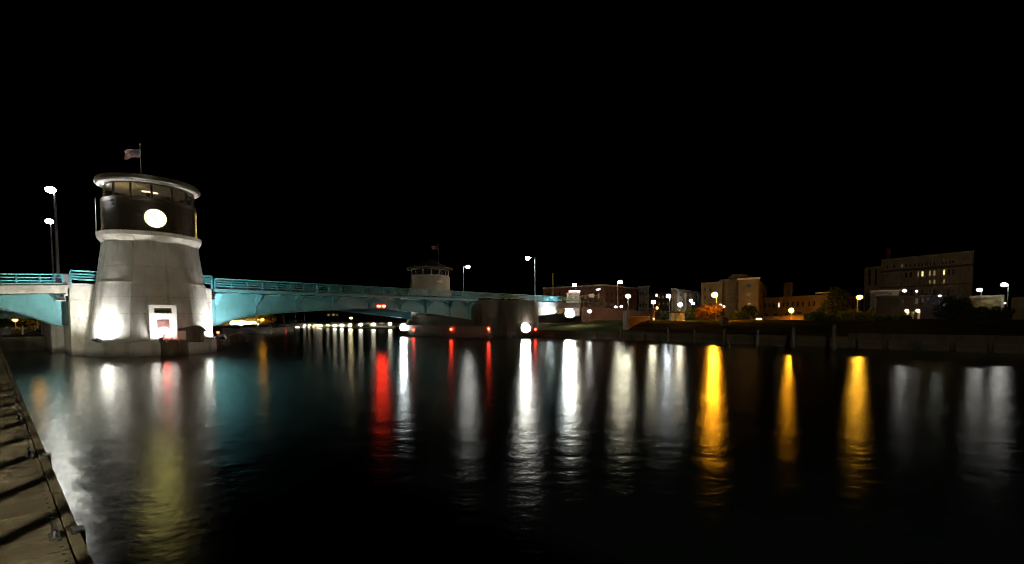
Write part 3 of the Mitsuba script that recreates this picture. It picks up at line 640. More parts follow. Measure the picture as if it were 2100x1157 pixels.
ft = thing('bridge_house', 'squat far bridge house with hipped roof behind the railing', 'tower')
FX, FY = gxy(882.5, 93.0)
fa = math.degrees(math.atan2(CAM[1] - FY, CAM[0] - FX))
part(ft, 'base', lathe([(0.1, 0), (4.7, 0), (3.9, 7.95), (0.1, 7.95)], FX, FY, 48), 'mat_trim', smooth=30)
part(ft, 'collar', lathe([(0.1, 7.96), (3.95, 7.96), (4.15, 8.2), (4.15, 8.5), (0.1, 8.52)], FX, FY, 32), 'mat_trim')
part(ft, 'drum', lathe([(0.1, 8.53), (3.8, 8.53), (3.8, 11.2), (3.7, 11.3), (0.1, 11.3)], FX, FY, 48, fa - 62, fa + 190), 'mat_trim', smooth=30)
part(ft, 'louvre_bay', lathe([(0.1, 8.53), (3.72, 8.53), (3.72, 11.1), (0.1, 11.1)], FX, FY, 16, fa - 168, fa - 63), 'mat_bronze', smooth=30)
for s in range(14):
    a = math.radians(fa + 4 + s * 360 / 14); b = a + 2 * math.pi / 14
    pa, pb = np.array([FX + 3.5 * math.cos(a), FY + 3.5 * math.sin(a)]), np.array([FX + 3.5 * math.cos(b), FY + 3.5 * math.sin(b)])
    wd = part(ft, 'window', cat([beam([*pa, 11.3], [*pa, 12.4], 0.14, 0.14), beam([*pa, 12.36], [*pb, 12.36], .1, .1)]), 'mat_trim')
    v = np.array([[*pa, 11.32], [*pb, 11.32], [*pb, 12.3], [*pa, 12.3]]); part(wd, 'pane', (v, np.array([[0, 1, 2], [0, 2, 3]])), 'mat_dark_glass')
part(ft, 'roof', lathe([(0.05, 12.42), (4.3, 12.42), (4.35, 12.5), (4.35, 12.75), (4.1, 12.85), (0.05, 14.6)], FX, FY, 10), 'mat_roof')
part(ft, 'fascia', lathe([(3.9, 12.4), (4.36, 12.4), (4.38, 12.46), (4.38, 12.78), (4.2, 12.78)], FX, FY, 40), 'mat_oldstone')
p, = (at(903, 578, 89.2),)
part(ft, 'bracket', cat([box(p[0] - .35, p[0] + .35, p[1] - .2, p[1] + .6, p[2] - .12, p[2] + .2)]), 'mat_white_paint')
flag(898.5, 503, 503.8, 89.0, p[2] + 0.2, 1.25, 0.75, 'small striped flag over the far bridge house', 'slender flagpole on the far bridge house')

# ------------------------------------------------------------------ right approach
ra = thing('approach_span', 'pale lit approach girder right of the far pier', 'bridge')
xs = np.linspace(52.9, 66.5, 24); zlo = 3.65 + 0.55 * np.sin((xs - 52.9) / 13.6 * math.pi)
poly = Polygon(list(zip(xs, zlo)) + [(66.5, 5.2), (52.9, 5.2)])
part(ra, 'girder', ext(poly, 0.06, np.array([[1, 0, 0, 0], [0, 0, 1, 0.6], [0, 1, 0, 0], [0, 0, 0, 1.0]])), 'mat_concrete_plain')
part(ra, 'bottom_flange', cat([beam([xs[i], .63, zlo[i] - .05], [xs[i + 1], .63, zlo[i + 1] - .05], .08, .5) for i in range(23)]), 'mat_teal_dark')
part(ra, 'deck', box(52.9, 66.5, 0.3, 19, 5.21, 6.28), 'mat_deck')
p = on_y(1168, 643.5, -2.0)
flood(p, [-0.55, -0.62, 0.5], 'brightest floodlight on a post below the right approach', COOL, 480, 0.86, 2.2, stand=[p[0] + .3, p[1] + .2, 1.4])
flood(p + [-2.4, 1.1, 0.1], [-0.35, 0.75, 0.3], 'floodlight facing the right approach girder', COOL, 2200, 0.26, 0.8, stand=[p[0] - 2.2, p[1] + 0.9, 1.4])
wl_ = thing('retaining_wall', 'dark brick wall carrying the road behind the right approach', 'wall')
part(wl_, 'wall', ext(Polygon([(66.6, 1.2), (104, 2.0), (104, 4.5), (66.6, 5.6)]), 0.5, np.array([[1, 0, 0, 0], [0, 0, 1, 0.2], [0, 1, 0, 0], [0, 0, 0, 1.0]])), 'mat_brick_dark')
part(wl_, 'fill', ext(Polygon([(66.6, 1.2), (104, 2.0), (104, 4.3), (66.6, 5.4)]), 16, np.array([[1, 0, 0, 0], [0, 0, 1, 0.72], [0, 1, 0, 0], [0, 0, 0, 1.0]])), 'mat_ground')
part(wl_, 'coping', beam([66.6, 0.42, 5.66], [104, 0.42, 4.56], 0.1, 0.62), 'mat_dark_trim')
for i in range(17):
    x = 67.5 + i * 2.2; z = 5.6 - 1.1 * (x - 66.6) / 37.4
    part(wl_, 'post', box(x - .06, x + .06, .36, .48, z + .1, z + 1.05), 'mat_black_metal')
part(wl_, 'rail', beam([66.6, .42, 6.7], [104, .42, 5.6], .06, .06), 'mat_black_metal')
w2 = thing('retaining_wall', 'orange lit brick wall at the top of the grass slope', 'wall')
P0, P1 = gxy(1289, 77.5), gxy(1333, 98)
def wall_between(P0, P1, z0, z1a, z1b, th):
    P0, P1 = np.asarray(P0), np.asarray(P1); dv = P1 - P0; L = np.linalg.norm(dv); dv = dv / L; n = np.array([dv[1], -dv[0]])
    if n @ (CAM[:2] - P0) < 0: n = -n
    M = np.eye(4); M[:2, 0] = dv; M[:3, 1] = [0, 0, 1]; M[:3, 2] = [*(-n[:2]), 0]; M[:3, 3] = [*P0, 0]
    return ext(Polygon([(0, z0), (L, z0), (L, z1b), (0, z1a)]), th, M)
part(w2, 'wall', wall_between(P0, P1, 0.8, 3.5, 3.45, 0.4), 'mat_brick'); part(w2, 'coping', beam([*P0, 3.55], [*P1, 3.5], 0.1, 0.6), 'mat_trim')
q = gxy(1284, 76.5)
single('gate_pillar', cat([box(q[0] - .35, q[0] + .35, q[1] - .35, q[1] + .35, 0.8, 4.25), box(q[0] - .45, q[0] + .45, q[1] - .45, q[1] + .45, 4.252, 4.4)]), 'mat_greywall', 'dark square pillar at the near end of the brick wall', 'pillar')

# ------------------------------------------------------------------ buildings
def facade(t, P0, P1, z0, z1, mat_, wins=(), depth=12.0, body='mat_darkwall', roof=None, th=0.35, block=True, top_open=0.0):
    """a wall from P0 to P1 with real openings; wins: (px0, px1, py0, py1, kind, arched) measured on this wall"""
    P0, P1 = np.asarray(P0, float), np.asarray(P1, float)
    dv = P1 - P0; L = np.linalg.norm(dv); dv = dv / L; n = np.array([dv[1], -dv[0]])
    if n @ (CAM[:2] - P0) < 0: n = -n
    M = np.eye(4); M[:2, 0] = dv; M[:3, 1] = [0, 0, 1]; M[:3, 2] = [*(-n[:2]), 0]; M[:3, 3] = [*P0, 0]
    def tz(px, py):
        r = ray(px, py); A = np.array([[r[0], -dv[0]], [r[1], -dv[1]]]); d, s = np.linalg.solve(A, P0 - CAM[:2])
        return s, zat(py, d)
    holes, items = [], []
    for (x0, x1, y0, y1, kind, arched) in wins:
        sa, zt = tz((x0 + x1) / 2, y0); _, zb = tz((x0 + x1) / 2, y1); s0, _ = tz(x0, y0); s1, _ = tz(x1, y0)
        s0, s1 = max(0.15, min(s0, s1)), min(L - 0.15, max(s0, s1)); zt = min(zt, z1 - 0.2); zb = max(zb, z0 + 0.1)
        if s1 - s0 < 0.2 or zt - zb < 0.2: continue
        hp = sbox(s0, zb, s1, zt)
        if arched: hp = unary_union([sbox(s0, zb, s1, zt - (s1 - s0) / 2), Point((s0 + s1) / 2, zt - (s1 - s0) / 2).buffer((s1 - s0) / 2, 6)])
        holes.append(hp); items.append((s0, s1, zb, zt, kind, hp))
    poly = sbox(0, z0, L, z1)
    if holes: poly = poly.difference(unary_union(holes))
    geoms = [g for g in getattr(poly, 'geoms', [poly])]
    part(t, 'wall', cat([ext(g, th, M) for g in geoms]), mat_)
    if block:
        a0 = P0 - n * (th + 0.01); a1 = P1 - n * (th + 0.01)
        r0 = (P0 - CAM[:2]) / np.linalg.norm(P0 - CAM[:2]); r1 = (P1 - CAM[:2]) / np.linalg.norm(P1 - CAM[:2])
        k0 = max(0.2, -(r0 @ n)); k1 = max(0.2, -(r1 @ n))
        a0 = P0 + r0 * (th + 0.02) / k0; a1 = P1 + r1 * (th + 0.02) / k1
        foot_ = Polygon([a0, a1, a1 + r1 * depth, a0 + r0 * depth])
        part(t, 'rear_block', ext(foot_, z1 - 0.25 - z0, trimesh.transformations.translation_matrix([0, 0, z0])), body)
        if roof: 
            R_ = M.copy(); R_[:2, 3] = P0 + n * 0.25; part(t, 'cornice', ext(sbox(-0.25, z1 + 0.003, L + 0.25, z1 + 0.35), 0.8, R_), roof)
    for (s0, s1, zb, zt, kind, hp) in items:
        W = M.copy(); W[:2, 3] = P0 - n * 0.16
        fr = hp.difference(hp.buffer(-0.07, join_style=2))
        cx = (s0 + s1) / 2; zm = (zb + zt) / 2
        bars = unary_union([fr, sbox(cx - 0.03, zb, cx + 0.03, zt).intersection(hp), sbox(s0, zm - 0.03, s1, zm + 0.03).intersection(hp)])
        wd = part(t, 'window', cat([ext(g, 0.06, W) for g in getattr(bars, 'geoms', [bars])]), 'mat_sash' if kind in ('s', 'l', 'm') else 'mat_dark_trim')
        G = M.copy(); G[:2, 3] = P0 - n * 0.235
        em = {'l': light((1.0, 0.78, 0.30), 1.6, 0.05), 'm': light((1.0, 0.72, 0.3), 0.28, 0.03), 'w': light((1.0, 0.9, 0.7), 1.3, 0.05)}.get(kind)
        pane = ext(hp, 0.05, G)
        part(wd, 'pane', pane, 'mat_dark_glass', emit=em)
    return dv, n, L, M
def wrow(xs, w, y0, y1, kind='d', arched=False):
    return [(x - w / 2, x + w / 2, y0, y1, kind, arched) for x in xs]
GZ = 2.6
# dark brick apartment block
b = thing('apartment_block', 'dark brown brick apartment block right of the far pier', 'building')
facade(b, gxy(1114, 156), gxy(1238, 140), GZ, 12.6, 'mat_brick', wrow((1125, 1136, 1147, 1196, 1210, 1222), 4.5, 600, 608) + wrow((1125, 1136, 1147, 1196, 1210, 1222), 4.5, 615, 623), roof='mat_trim')
b2_ = thing('apartment_block', 'brown apartment block with dark window rows behind the white street lamps', 'building')
facade(b2_, gxy(1239.5, 140), gxy(1306, 157), GZ, 12.6, 'mat_brick', wrow((1246, 1255, 1265, 1275, 1285, 1295), 4.0, 600.5, 607.5) + wrow((1246, 1255, 1265, 1275, 1285, 1295), 4.0, 614, 621) + wrow((1246, 1255, 1265, 1275, 1285, 1295), 4.0, 628, 635), roof='mat_trim')
for px, d_, w_, h_ in ((1150, 156, 2.2, 1.3), (1206, 152, 3.0, 1.6), (1270, 152, 2.4, 1.4)):
    q = gxy(px, d_); part(b2_, 'roof_unit', box(q[0] - w_ / 2, q[0] + w_ / 2, q[1] - 1, q[1] + 1, 12.3, 12.4 + h_), 'mat_roof')
p = at(1226, 594, 139.0)
t = thing('lit_sign', 'glowing white sign high on the brown brick block', 'sign')
Ms = np.eye(4); Ms[:2, 0] = RT; Ms[:3, 1] = [0, 0, 1]; Ms[:3, 2] = [*(-FW), 0]; Ms[:3, 3] = p
part(t, 'cabinet', ext(sbox(-0.75, -0.42, 0.85, 0.5), 0.12, Ms), 'mat_black_metal'); M3 = Ms.copy(); M3[:2, 3] -= FW * 0.125
part(t, 'panel', ext(Polygon([(-0.62, -0.1), (-0.3, 0.2), (0.45, 0.25), (0.75, 0.4), (0.6, -0.1), (0.1, -0.32), (-0.2, -0.3)]), 0.02, M3), 'mat_lamp_glass', emit=light(COOL, 2.2, 0.08))
b = thing('apartment_block', 'narrow grey tower block with lit parapet', 'building')
facade(b, gxy(1309, 168), gxy(1329, 164), GZ, 13.8, 'mat_greywall', wrow((1313, 1319, 1325), 3.4, 600, 606) + wrow((1313, 1319, 1325), 3.4, 611, 617, 's') + wrow((1313, 1319, 1325), 3.4, 623, 629), roof='mat_trim')
b = thing('apartment_block', 'dim brown building with two amber wall lanterns', 'building')
facade(b, gxy(1331, 172), gxy(1378, 170), GZ, 12.2, 'mat_darkwall', wrow((1352, 1360), 3.6, 606, 612) + wrow((1340, 1352, 1362, 1370), 3.6, 620, 627))
b = thing('apartment_block', 'pale apartment block with projecting bays left of the orange lamp', 'building')
P0, P1 = gxy(1379, 150), gxy(1434.5, 171)
bd = facade(b, P0, P1, GZ, 12.1, 'mat_pale', wrow((1384, 1391, 1397), 3.2, 602, 607.5) + wrow((1405, 1413, 1421, 1429), 3.2, 607, 612) + wrow((1384, 1391, 1405, 1413, 1421, 1429), 3.2, 619, 625) + wrow((1384, 1391, 1411, 1421, 1429), 3.2, 632, 638), roof='mat_trim')
for fr in (0.08, 0.42, 0.62, 0.92):
    c = P0 + (P1 - P0) * fr; dv, n = bd[0], bd[1]
    M = np.eye(4); M[:2, 0] = dv; M[:3, 1] = [0, 0, 1]; M[:3, 2] = [*(n[:2]), 0]; M[:2, 3] = c + n * 0.01
    part(b, 'bay', ext(sbox(-1.1, GZ, 1.1, 11.4), 0.9, M), 'mat_pale')
# wall lamps on it
for (px, py, L, lab) in ((1417, 617, 26, 'bright white wall lamp on the pale apartment block'), (1421, 622.5, 12, 'small white wall lamp below the brighter one on the pale block')):
    p = at(px, py, 150.0)
    t = thing('wall_lamp', lab, 'wall lamp'); part(t, 'lens', ellipsoid(p, .5, .5, .45), 'mat_lamp_glass', smooth=True, emit=light(WHITE, L, 0.15))
    part(t, 'bracket', beam(p + [0, 0, .45], p + [FW[0] * 6, FW[1] * 6, .45], .08, .08), 'mat_pole')
for (px, py, lab) in ((1346.5, 606, 'upper amber lantern on the dim brown building'), (1347.5, 632, 'lower amber lantern on the dim brown building')):
    p = at(px, py, 166.0)
    t = thing('wall_lamp', lab, 'wall lamp'); part(t, 'lens', ellipsoid(p, .42, .42, .55), 'mat_lamp_glass', smooth=True, emit=light((1, .6, .2), 3.2, 0.08))
    part(t, 'bracket', beam(p + [0, 0, .5], p + [FW[0] * 5, FW[1] * 5, .5], .08, .08), 'mat_pole')
# pylon with glowing sign, traffic signal
t = thing('clad_pylon', 'pale panel clad pylon topped by a glowing sign', 'pylon')
d = 128.0
M = np.eye(4); M[:2, 0] = RT; M[:3, 1] = [0, 0, 1]; M[:3, 2] = [*(FW), 0]; M[:3, 3] = at(1162, HY, d)
s_ = d / F
for (a0, a1, z0, z1) in ((0, 4.6, zat(640, d), zat(617, d)), (5.0, 27, zat(640, d), zat(617, d)), (0, 4.6, zat(615.6, d), zat(600.5, d)), (5.0, 27, zat(615.6, d), zat(600.5, d))):
    part(t, 'panel', ext(sbox(a0 * s_, z0 - CAM[2], a1 * s_, z1 - CAM[2]), 0.3, M), 'mat_pale')
Mb = M.copy(); Mb[:2, 3] += FW * 0.31; part(t, 'frame', ext(sbox(0, GZ - CAM[2], 27 * s_, zat(600, d) - CAM[2]), 1.2, Mb), 'mat_darkwall')
Mb = M.copy(); Mb[:2, 3] -= FW * 0.2
part(t, 'sign_panel', ext(sbox(6.5 * s_, zat(599.5, d) - CAM[2], 27 * s_, zat(595.5, d) - CAM[2]), 0.25, Mb), 'mat_lamp_glass', emit=light((1, 0.93, 0.97), 2.6, 0.12))
part(t, 'sign_end', ext(sbox(3.8 * s_, zat(600, d) - CAM[2], 6.4 * s_, zat(596, d) - CAM[2]), 0.25, Mb), 'mat_red', emit=light((1, 0.35, 0.45), 2.0, 0.05))
t = thing('traffic_signal', 'traffic signal mast arm with a lit street name board', 'traffic signal')
d = 104.0; a = at(1189, 607.5, d); e = at(1229, 605.5, d)
part(t, 'pole', tube([a[0], a[1], 5.0], a + [0, 0, .4], .13, .1), 'mat_pole'); part(t, 'arm', tube(a, e, .09, .05), 'mat_white_paint')
Mt = np.eye(4); Mt[:2, 0] = RT; Mt[:3, 1] = [0, 0, 1]; Mt[:3, 2] = [*(-FW), 0]
def tboard(px, py, w, h, mat_, name, th=0.12, off=0.1):
    M = Mt.copy(); M[:3, 3] = at(px, py, d); M[:2, 3] -= FW * off; return part(t, name, ext(sbox(-w / 2, -h / 2, w / 2, h / 2), th, M), mat_)
tboard(1200, 609, 0.32, 0.95, 'mat_signal', 'signal_head', .25); tboard(1227, 608, 0.34, 1.0, 'mat_signal', 'signal_head', .25); tboard(1213, 606.5, 1.15, 0.75, 'mat_white_paint', 'name_board', .06)

# orange lit building behind the amber lamp
b = thing('apartment_block', 'large tan building with rounded bay behind the big amber lamp', 'building')
facade(b, gxy(1437, 120.7), gxy(1480, 117), GZ, 12.05, 'mat_tan', wrow((1446, 1457), 4, 590, 598) + wrow((1446,), 4, 606, 614) + wrow((1446, 1457), 4, 622, 630))
c0 = gxy(1496, 119.5)
part(b, 'rounded_bay', lathe([(0.1, GZ), (2.55, GZ), (2.55, 12.7), (0.1, 12.9)], c0[0], c0[1], 40), 'mat_tan', smooth=30)
facade(b, gxy(1513, 113), gxy(1554, 110), GZ, 12.1, 'mat_tan', wrow((1536,), 9, 583, 590) + wrow((1536,), 9, 601.5, 606, 's') + [(1533, 1539.5, 622, 627, 'l', False)] , roof='mat_trim')
facade(b, gxy(1554.5, 110.2), gxy(1572, 142), GZ, 12.05, 'mat_ochre', wrow((1561, 1567), 3, 600, 609) + wrow((1561,), 3, 622, 632), depth=5)
d = 122.0; q = gxy(1500, d); q2 = gxy(1532, d - 1)
part(b, 'penthouse', wall_between(q, q2, 12.0, zat(563, d), zat(563, d), 7), 'mat_tan'); q3, q4 = gxy(1533, 126), gxy(1546, 126)
part(b, 'penthouse', wall_between(q3, q4, 12.0, zat(566.5, 126), zat(566.5, 126), 6), 'mat_darkwall')
for (y0, y1) in ((599, 603.5), (615, 619), (632, 636)):
    A, B_ = at(1496, y1, 115.4), at(1514, y1, 112.6)
    part(b, 'balcony', cat([beam(A, B_, 0.15, 1.2), beam(A + [0, 0, .9], B_ + [0, 0, .9], .05, .05)] + [tube(A + (B_ - A) * k / 8, A + (B_ - A) * k / 8 + [0, 0, .9], .02, n=5) for k in range(9)]), 'mat_dark_trim')
p = at(1556, 655, 106); t = thing('wall_lamp', 'amber twin lamp low at the corner of the tan building', 'wall lamp')
for s in (-1, 1): part(t, 'lens', ellipsoid(p + np.array([*RT, 0]) * .28 * s, .26, .26, .2), 'mat_lamp_glass', smooth=True, emit=light((1, .66, .2), 26, 0.2))
part(t, 'post', tube([p[0], p[1], GZ], p - [0, 0, .2], .06), 'mat_pole')
for (px, py, c, L, lab) in ((1477, 626, (0.8, 0.85, 1.0), 7, 'small bluish white lamp on the tan building'), (1484.5, 629, (1, .7, .2), 3, 'tiny amber lamp beside the bluish lamp on the tan building')):
    p = at(px, py, 113.5); t = thing('wall_lamp', lab, 'wall lamp'); part(t, 'lens', ellipsoid(p, .3, .3, .3, 1), 'mat_lamp_glass', smooth=True, emit=light(c, L, 0.05)); part(t, 'bracket', beam(p, p + np.array([*FW, 0]) * 4, .07, .07), 'mat_pole')
# chimney like tower and low ochre building
b = thing('stair_tower', 'narrow tan tower rising behind the low ochre building', 'building')
facade(b, gxy(1605.5, 128), gxy(1621, 125), GZ, zat(580, 126.5), 'mat_tan', wrow((1613,), 2.4, 588, 595), depth=3.5)
b = thing('low_building', 'low ochre building with a row of arched windows', 'building')
up = [1568.7, 1577.5, 1585.5, 1597, 1606.5, 1615, 1625, 1636, 1646.5, 1659, 1669.5]
wins = [(x - 2.5, x + 2.5, 621.5 - (x - 1568) * 0.045, 631.5 - (x - 1568) * 0.03, 'w' if x == 1597 else 'd', True) for x in up] + [(1566.5, 1575, 643, 650, 'd', False), (1584.5, 1594, 643, 650, 'd', False), (1608.5, 1616, 642.5, 649.5, 'd', False), (1634, 1643.5, 640, 645, 'd', False)]
facade(b, gxy(1563.5, 130), gxy(1683, 112), GZ, 8.66, 'mat_ochre', wins, depth=10)
b = thing('low_building', 'ochre annex with a pale flat roof edge', 'building')
facade(b, gxy(1683.5, 111.5), gxy(1706, 109.5), GZ, zat(604, 110), 'mat_ochre', (), depth=8); A, B_ = at(1673, 601, 111.3), at(1707, 599.6, 108.8)
part(b, 'roof_edge', beam(A, B_, 0.22, 0.9), 'mat_trim')
w3 = thing('yard_wall', 'dark low wall in front of the ochre building', 'wall')
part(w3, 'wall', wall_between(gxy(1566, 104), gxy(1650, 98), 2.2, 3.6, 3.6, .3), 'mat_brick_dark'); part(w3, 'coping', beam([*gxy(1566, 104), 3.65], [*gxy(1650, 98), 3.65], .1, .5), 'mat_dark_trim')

# the ornate large building on the hill
hb = thing('ornate_building', 'large ornate five storey building with some lit windows', 'building')
def L2(px, yl, yr): return yl + (px - 1805) / (1991 - 1805) * (yr - yl)
wins = []
for x in (1812, 1819, 1834, 1841, 1850, 1858, 1867, 1875, 1884, 1891, 1901, 1908, 1916, 1934, 1941, 1948, 1955): wins.append((x - 1.7, x + 1.7, L2(x, 546, 531.5), L2(x, 551.5, 538.5), 'm' if x == 1850 else 'd', True))
for x in (1813, 1819.5, 1837, 1846, 1858, 1868, 1882.5, 1891.5, 1906.5, 1916, 1936, 1946, 1955): wins.append((x - 2.3, x + 2.3, L2(x, 561.5, 549.5), L2(x, 572, 561.5), 'l' if x in (1891.5, 1936) else 'm' if x in (1882.5, 1906.5, 1916) else 's' if x < 1850 else 'd', True))
for x in (1813, 1819.5, 1837, 1846, 1860, 1868, 1883, 1892, 1907, 1916, 1936, 1946, 1955): wins.append((x - 2.1, x + 2.1, L2(x, 579, 570), L2(x, 587, 578.5), 'm' if x in (1907, 1916, 1936) else 's', False))
for x in (1860, 1867.5, 1881, 1890, 1906, 1914.5, 1936, 1944, 1953): wins.append((x - 2.6, x + 2.6, L2(x, 596, 590), L2(x, 608, 604), 's', False))
for x in (1977, 1985.5):
    for (a_, b_) in ((528, 536), (548, 560), (569, 578), (589, 602)): wins.append((x - 2.0, x + 2.0, a_, b_, 's', False))
Ph0, Ph1 = gxy(1805, 173), gxy(1991, 150)
hd = facade(hb, Ph0, Ph1, 2.8, 23.7, 'mat_cream', wins, depth=16, roof='mat_cream')
def hband(yl, yr, h, mat_, name, out=0.35):
    d_ = 160.0; z = None
    r0 = ray(1900); dv, n, L_, M = hd
    A = np.array([[r0[0], -dv[0]], [r0[1], -dv[1]]]); dd, _ = np.linalg.solve(A, Ph0 - CAM[:2]); z = zat(L2(1900, yl, yr), dd)
    Mx = M.copy(); Mx[:2, 3] = Ph0 + n * out; part(hb, name, ext(sbox(-0.1, z - h, L_ + 0.1, z), out - 0.004, Mx), mat_)
hband(555, 541.5, 0.7, 'mat_dark_trim', 'cornice', 0.6); hband(589, 580.5, 0.35, 'mat_dark_trim', 'string_course', 0.25); hband(539, 523, 0.3, 'mat_cream', 'string_course', 0.3); hband(575, 565, 0.25, 'mat_cream', 'string_course', 0.2)
for fr in (0.0, 0.09, 0.19, 0.41, 0.58, 0.66, 0.86, 0.97):
    dv, n, L_, M = hd; Mx = M.copy(); Mx[:2, 3] = Ph0 + n * 0.22; x = fr * L_
    part(hb, 'pilaster', ext(sbox(x, 2.9, x + 0.55, 23.5), 0.215, Mx), 'mat_cream')
part(hb, 'wing', wall_between(gxy(1770, 181), gxy(1804.5, 175), 2.8, zat(547, 178), zat(547, 178), 9), 'mat_cream')
for x, y in ((1784, 556), (1797, 556), (1784, 573), (1797, 573)):
    A = at(x - 1.6, y, 176.5); B_ = at(x + 1.6, y, 176.5); part(hb, 'blind_window', wall_between(A[:2], B_[:2], A[2] - 2.0, A[2] + .6, A[2] + .6, .3), 'mat_dark_glass')
part(hb, 'chimney', wall_between(gxy(1814, 179), gxy(1822, 178.5), 20, zat(510, 179), zat(510, 179), 1.6), 'mat_redroof')
# porch building and terrace building before it
b = thing('porch_building', 'pale flat roofed porch with a dark opening left of the ornate building', 'building')
facade(b, gxy(1783, 152), gxy(1842, 148), 2.8, zat(597.5, 150), 'mat_cream', [(1797, 1829, 601.5, 612, 'd', False)], depth=6, roof='mat_trim')
b = thing('terrace_building', 'dark brick terrace building with tall dark windows', 'building')
facade(b, gxy(1800, 140), gxy(1936, 134), 2.8, zat(609, 137), 'mat_darkwall', wrow((1881, 1893.5, 1905, 1915), 7, 612, 624) + wrow((1840, 1852), 7, 614, 626), depth=6, roof='mat_dark_trim')
for (px, py, c, L, r, lab) in ((1855, 596.5, WHITE, 42, .42, 'white lamp on the terrace before the ornate building'), (1880, 597.5, WHITE, 16, .3, 'smaller white lamp right of the terrace lamp'), (1927, 607, (.85, 1, .85), 20, .32, 'greenish white lamp at the right end of the terrace'), (1936.5, 624.5, (.25, .3, 1.0), 14, .38, 'blue violet lamp below the terrace'),
                          (1859.5, 637.5, GOLD, 34, .40, 'warm lamp at the foot of the terrace, left of two'), (1882, 637, GOLD, 34, .40, 'warm lamp at the foot of the terrace, right of two')):
    p = at(px, py, 131.5 if py > 600 else 143.0)
    t = thing('wall_lamp', lab, 'wall lamp'); part(t, 'lens', ellipsoid(p, r, r, r * .8), 'mat_lamp_glass', smooth=True, emit=light(c, L, 0.12))
    z0 = 2.8 if py > 620 else p[2] - 2.2
    part(t, 'post', tube([p[0], p[1], z0], p - [0, 0, r * .75], .06, .05, 8), 'mat_pole')
for px in (1861.5, 1871, 1884):
    p = at(px, 646, 131.8); single('stone_post', cat([box(p[0] - .3, p[0] + .3, p[1] - .3, p[1] + .3, 2.6, p[2] + .7), box(p[0] - .38, p[0] + .38, p[1] - .38, p[1] + .38, p[2] + .702, p[2] + .85)]), 'mat_pale', 'pale stone post lit by the warm terrace lamps', 'post', 'stone posts at the foot of the terrace')
# mural wall and pale wall at the right
t = thing('mural_wall', 'framed mural wall with faded lettering beneath two white lamps', 'mural')
d0, d1 = 121.0, 113.0
Pm0, Pm1 = gxy(1989, d0), gxy(2057, d1)
def mural_fn(p, n, uv):
    a = fbm(p.x * 0.9, p.y * 0.9, p.z * 1.4, 4); b_ = fbm(p.x * 2.5 + 7, p.y * 2.5, p.z * 3.0, 3)
    return mix(mi.Color3f(0.30, 0.26, 0.11), mi.Color3f(0.12, 0.085, 0.045), smoothstep(0.35, 0.65, a)) * (0.6 + 0.8 * b_)
mat('mat_mural', {'type': 'diffuse', 'reflectance': proc(mural_fn)}, True)
facade(t, Pm0, Pm1, 2.8, 8.55, 'mat_mural', (), depth=5)
dv = (Pm1 - Pm0) / np.linalg.norm(Pm1 - Pm0); n = np.array([dv[1], -dv[0]]); n = n if n @ (CAM[:2] - Pm0) > 0 else -n; Lm = np.linalg.norm(Pm1 - Pm0)
Mm = np.eye(4); Mm[:2, 0] = dv; Mm[:3, 1] = [0, 0, 1]; Mm[:3, 2] = [*(n[:2]), 0]; Mm[:2, 3] = Pm0 + n * 0.005
part(t, 'frame', cat([ext(sbox(-.1, 8.3, Lm + .1, 8.7), .25, Mm), ext(sbox(Lm - .35, 2.8, Lm + .1, 8.295), .25, Mm)]), 'mat_trim')
import meshkit
tm = meshkit.text_mesh('BAKERY', 0.45, 0.02, True); tm.apply_scale([1.45, 1, 1]); tm.apply_translation([Lm * 0.33, 7.2, 0.004]); tm.apply_transform(Mm)
diffuse('mat_letter', (0.42, 0.36, 0.24)); part(t, 'lettering', tm, 'mat_letter')
part(t, 'roundel', ext(Point(Lm * 0.90, 7.5).buffer(.42).difference(Point(Lm * 0.90, 7.5).buffer(.24)), .02, Mm), 'mat_letter')
part(t, 'roundel', ext(Point(Lm * 0.47, 5.2).buffer(.42).difference(Point(Lm * 0.50, 5.2).buffer(.30)), .02, Mm), 'mat_letter')
b = thing('pale_building', 'dim tan building at the right edge beyond the mural', 'building')
facade(b, gxy(2073, 105), gxy(2180, 100), 2.4, zat(609, 104), 'mat_cream', (), depth=8)
p = at(2061, 622, 112); t = thing('wall_lamp', 'tiny white lamp right of the mural frame', 'wall lamp'); part(t, 'lens', ellipsoid(p, .3, .25, .2, 1), 'mat_lamp_glass', smooth=True, emit=light(WHITE, 2.5, 0.03)); part(t, 'bracket', beam(p, p + [1.5, 1.5, 0], .06, .06), 'mat_pole')

# ------------------------------------------------------------------ street lamps of the far bank
fl = lamp_px
fl(1178, 584, 118, 5.2, 'warm white street lamp above the clad pylon', WARM, 190, .54, 1.2, arm=.4)
fl(1272, 578, 115, 3.5, 'tall white street lamp above the brown apartment block', WARM, 130, .54, 1.1, arm=.6, side=-1)
fl(1288, 607, 100, 3.2, 'white lamp post right behind the dark square pillar', WARM, 130, .48, 1.0, arm=0.02)
fl(1340, 619, 101, 2.8, 'white lamp post above the small brick pillar', WARM, 85, .46, .8, arm=0.02)
fl(1371, 607, 106, 2.8, 'cool white lamp post left of the pale apartment block', COOL, 115, .50, .9, arm=.3)
fl(1395, 624, 96, 2.8, 'white lamp post standing over the small pale kiosk', WARM, 85, .44, .8, arm=0.02)
fl(1209, 638, 98, 2.6, 'low white lamp post beside the brightest floodlight', WHITE, 35, .36, .4, arm=0.02)
fl(1466, 604, 89, 2.78, 'large amber street lamp above the rust coloured trees', AMBER, 780, .54, 2.4, arm=.3)
fl(1623, 636, 98, 2.8, 'amber lamp post in front of the low ochre building', AMBER, 430, .46, 1.6, arm=0.02)
fl(1763, 609, 86, 2.8, 'amber street lamp over the ivy hedge', (1.0, 0.45, 0.03), 240, .42, 1.4, arm=.35, side=-1, mat_pole='mat_white_paint')
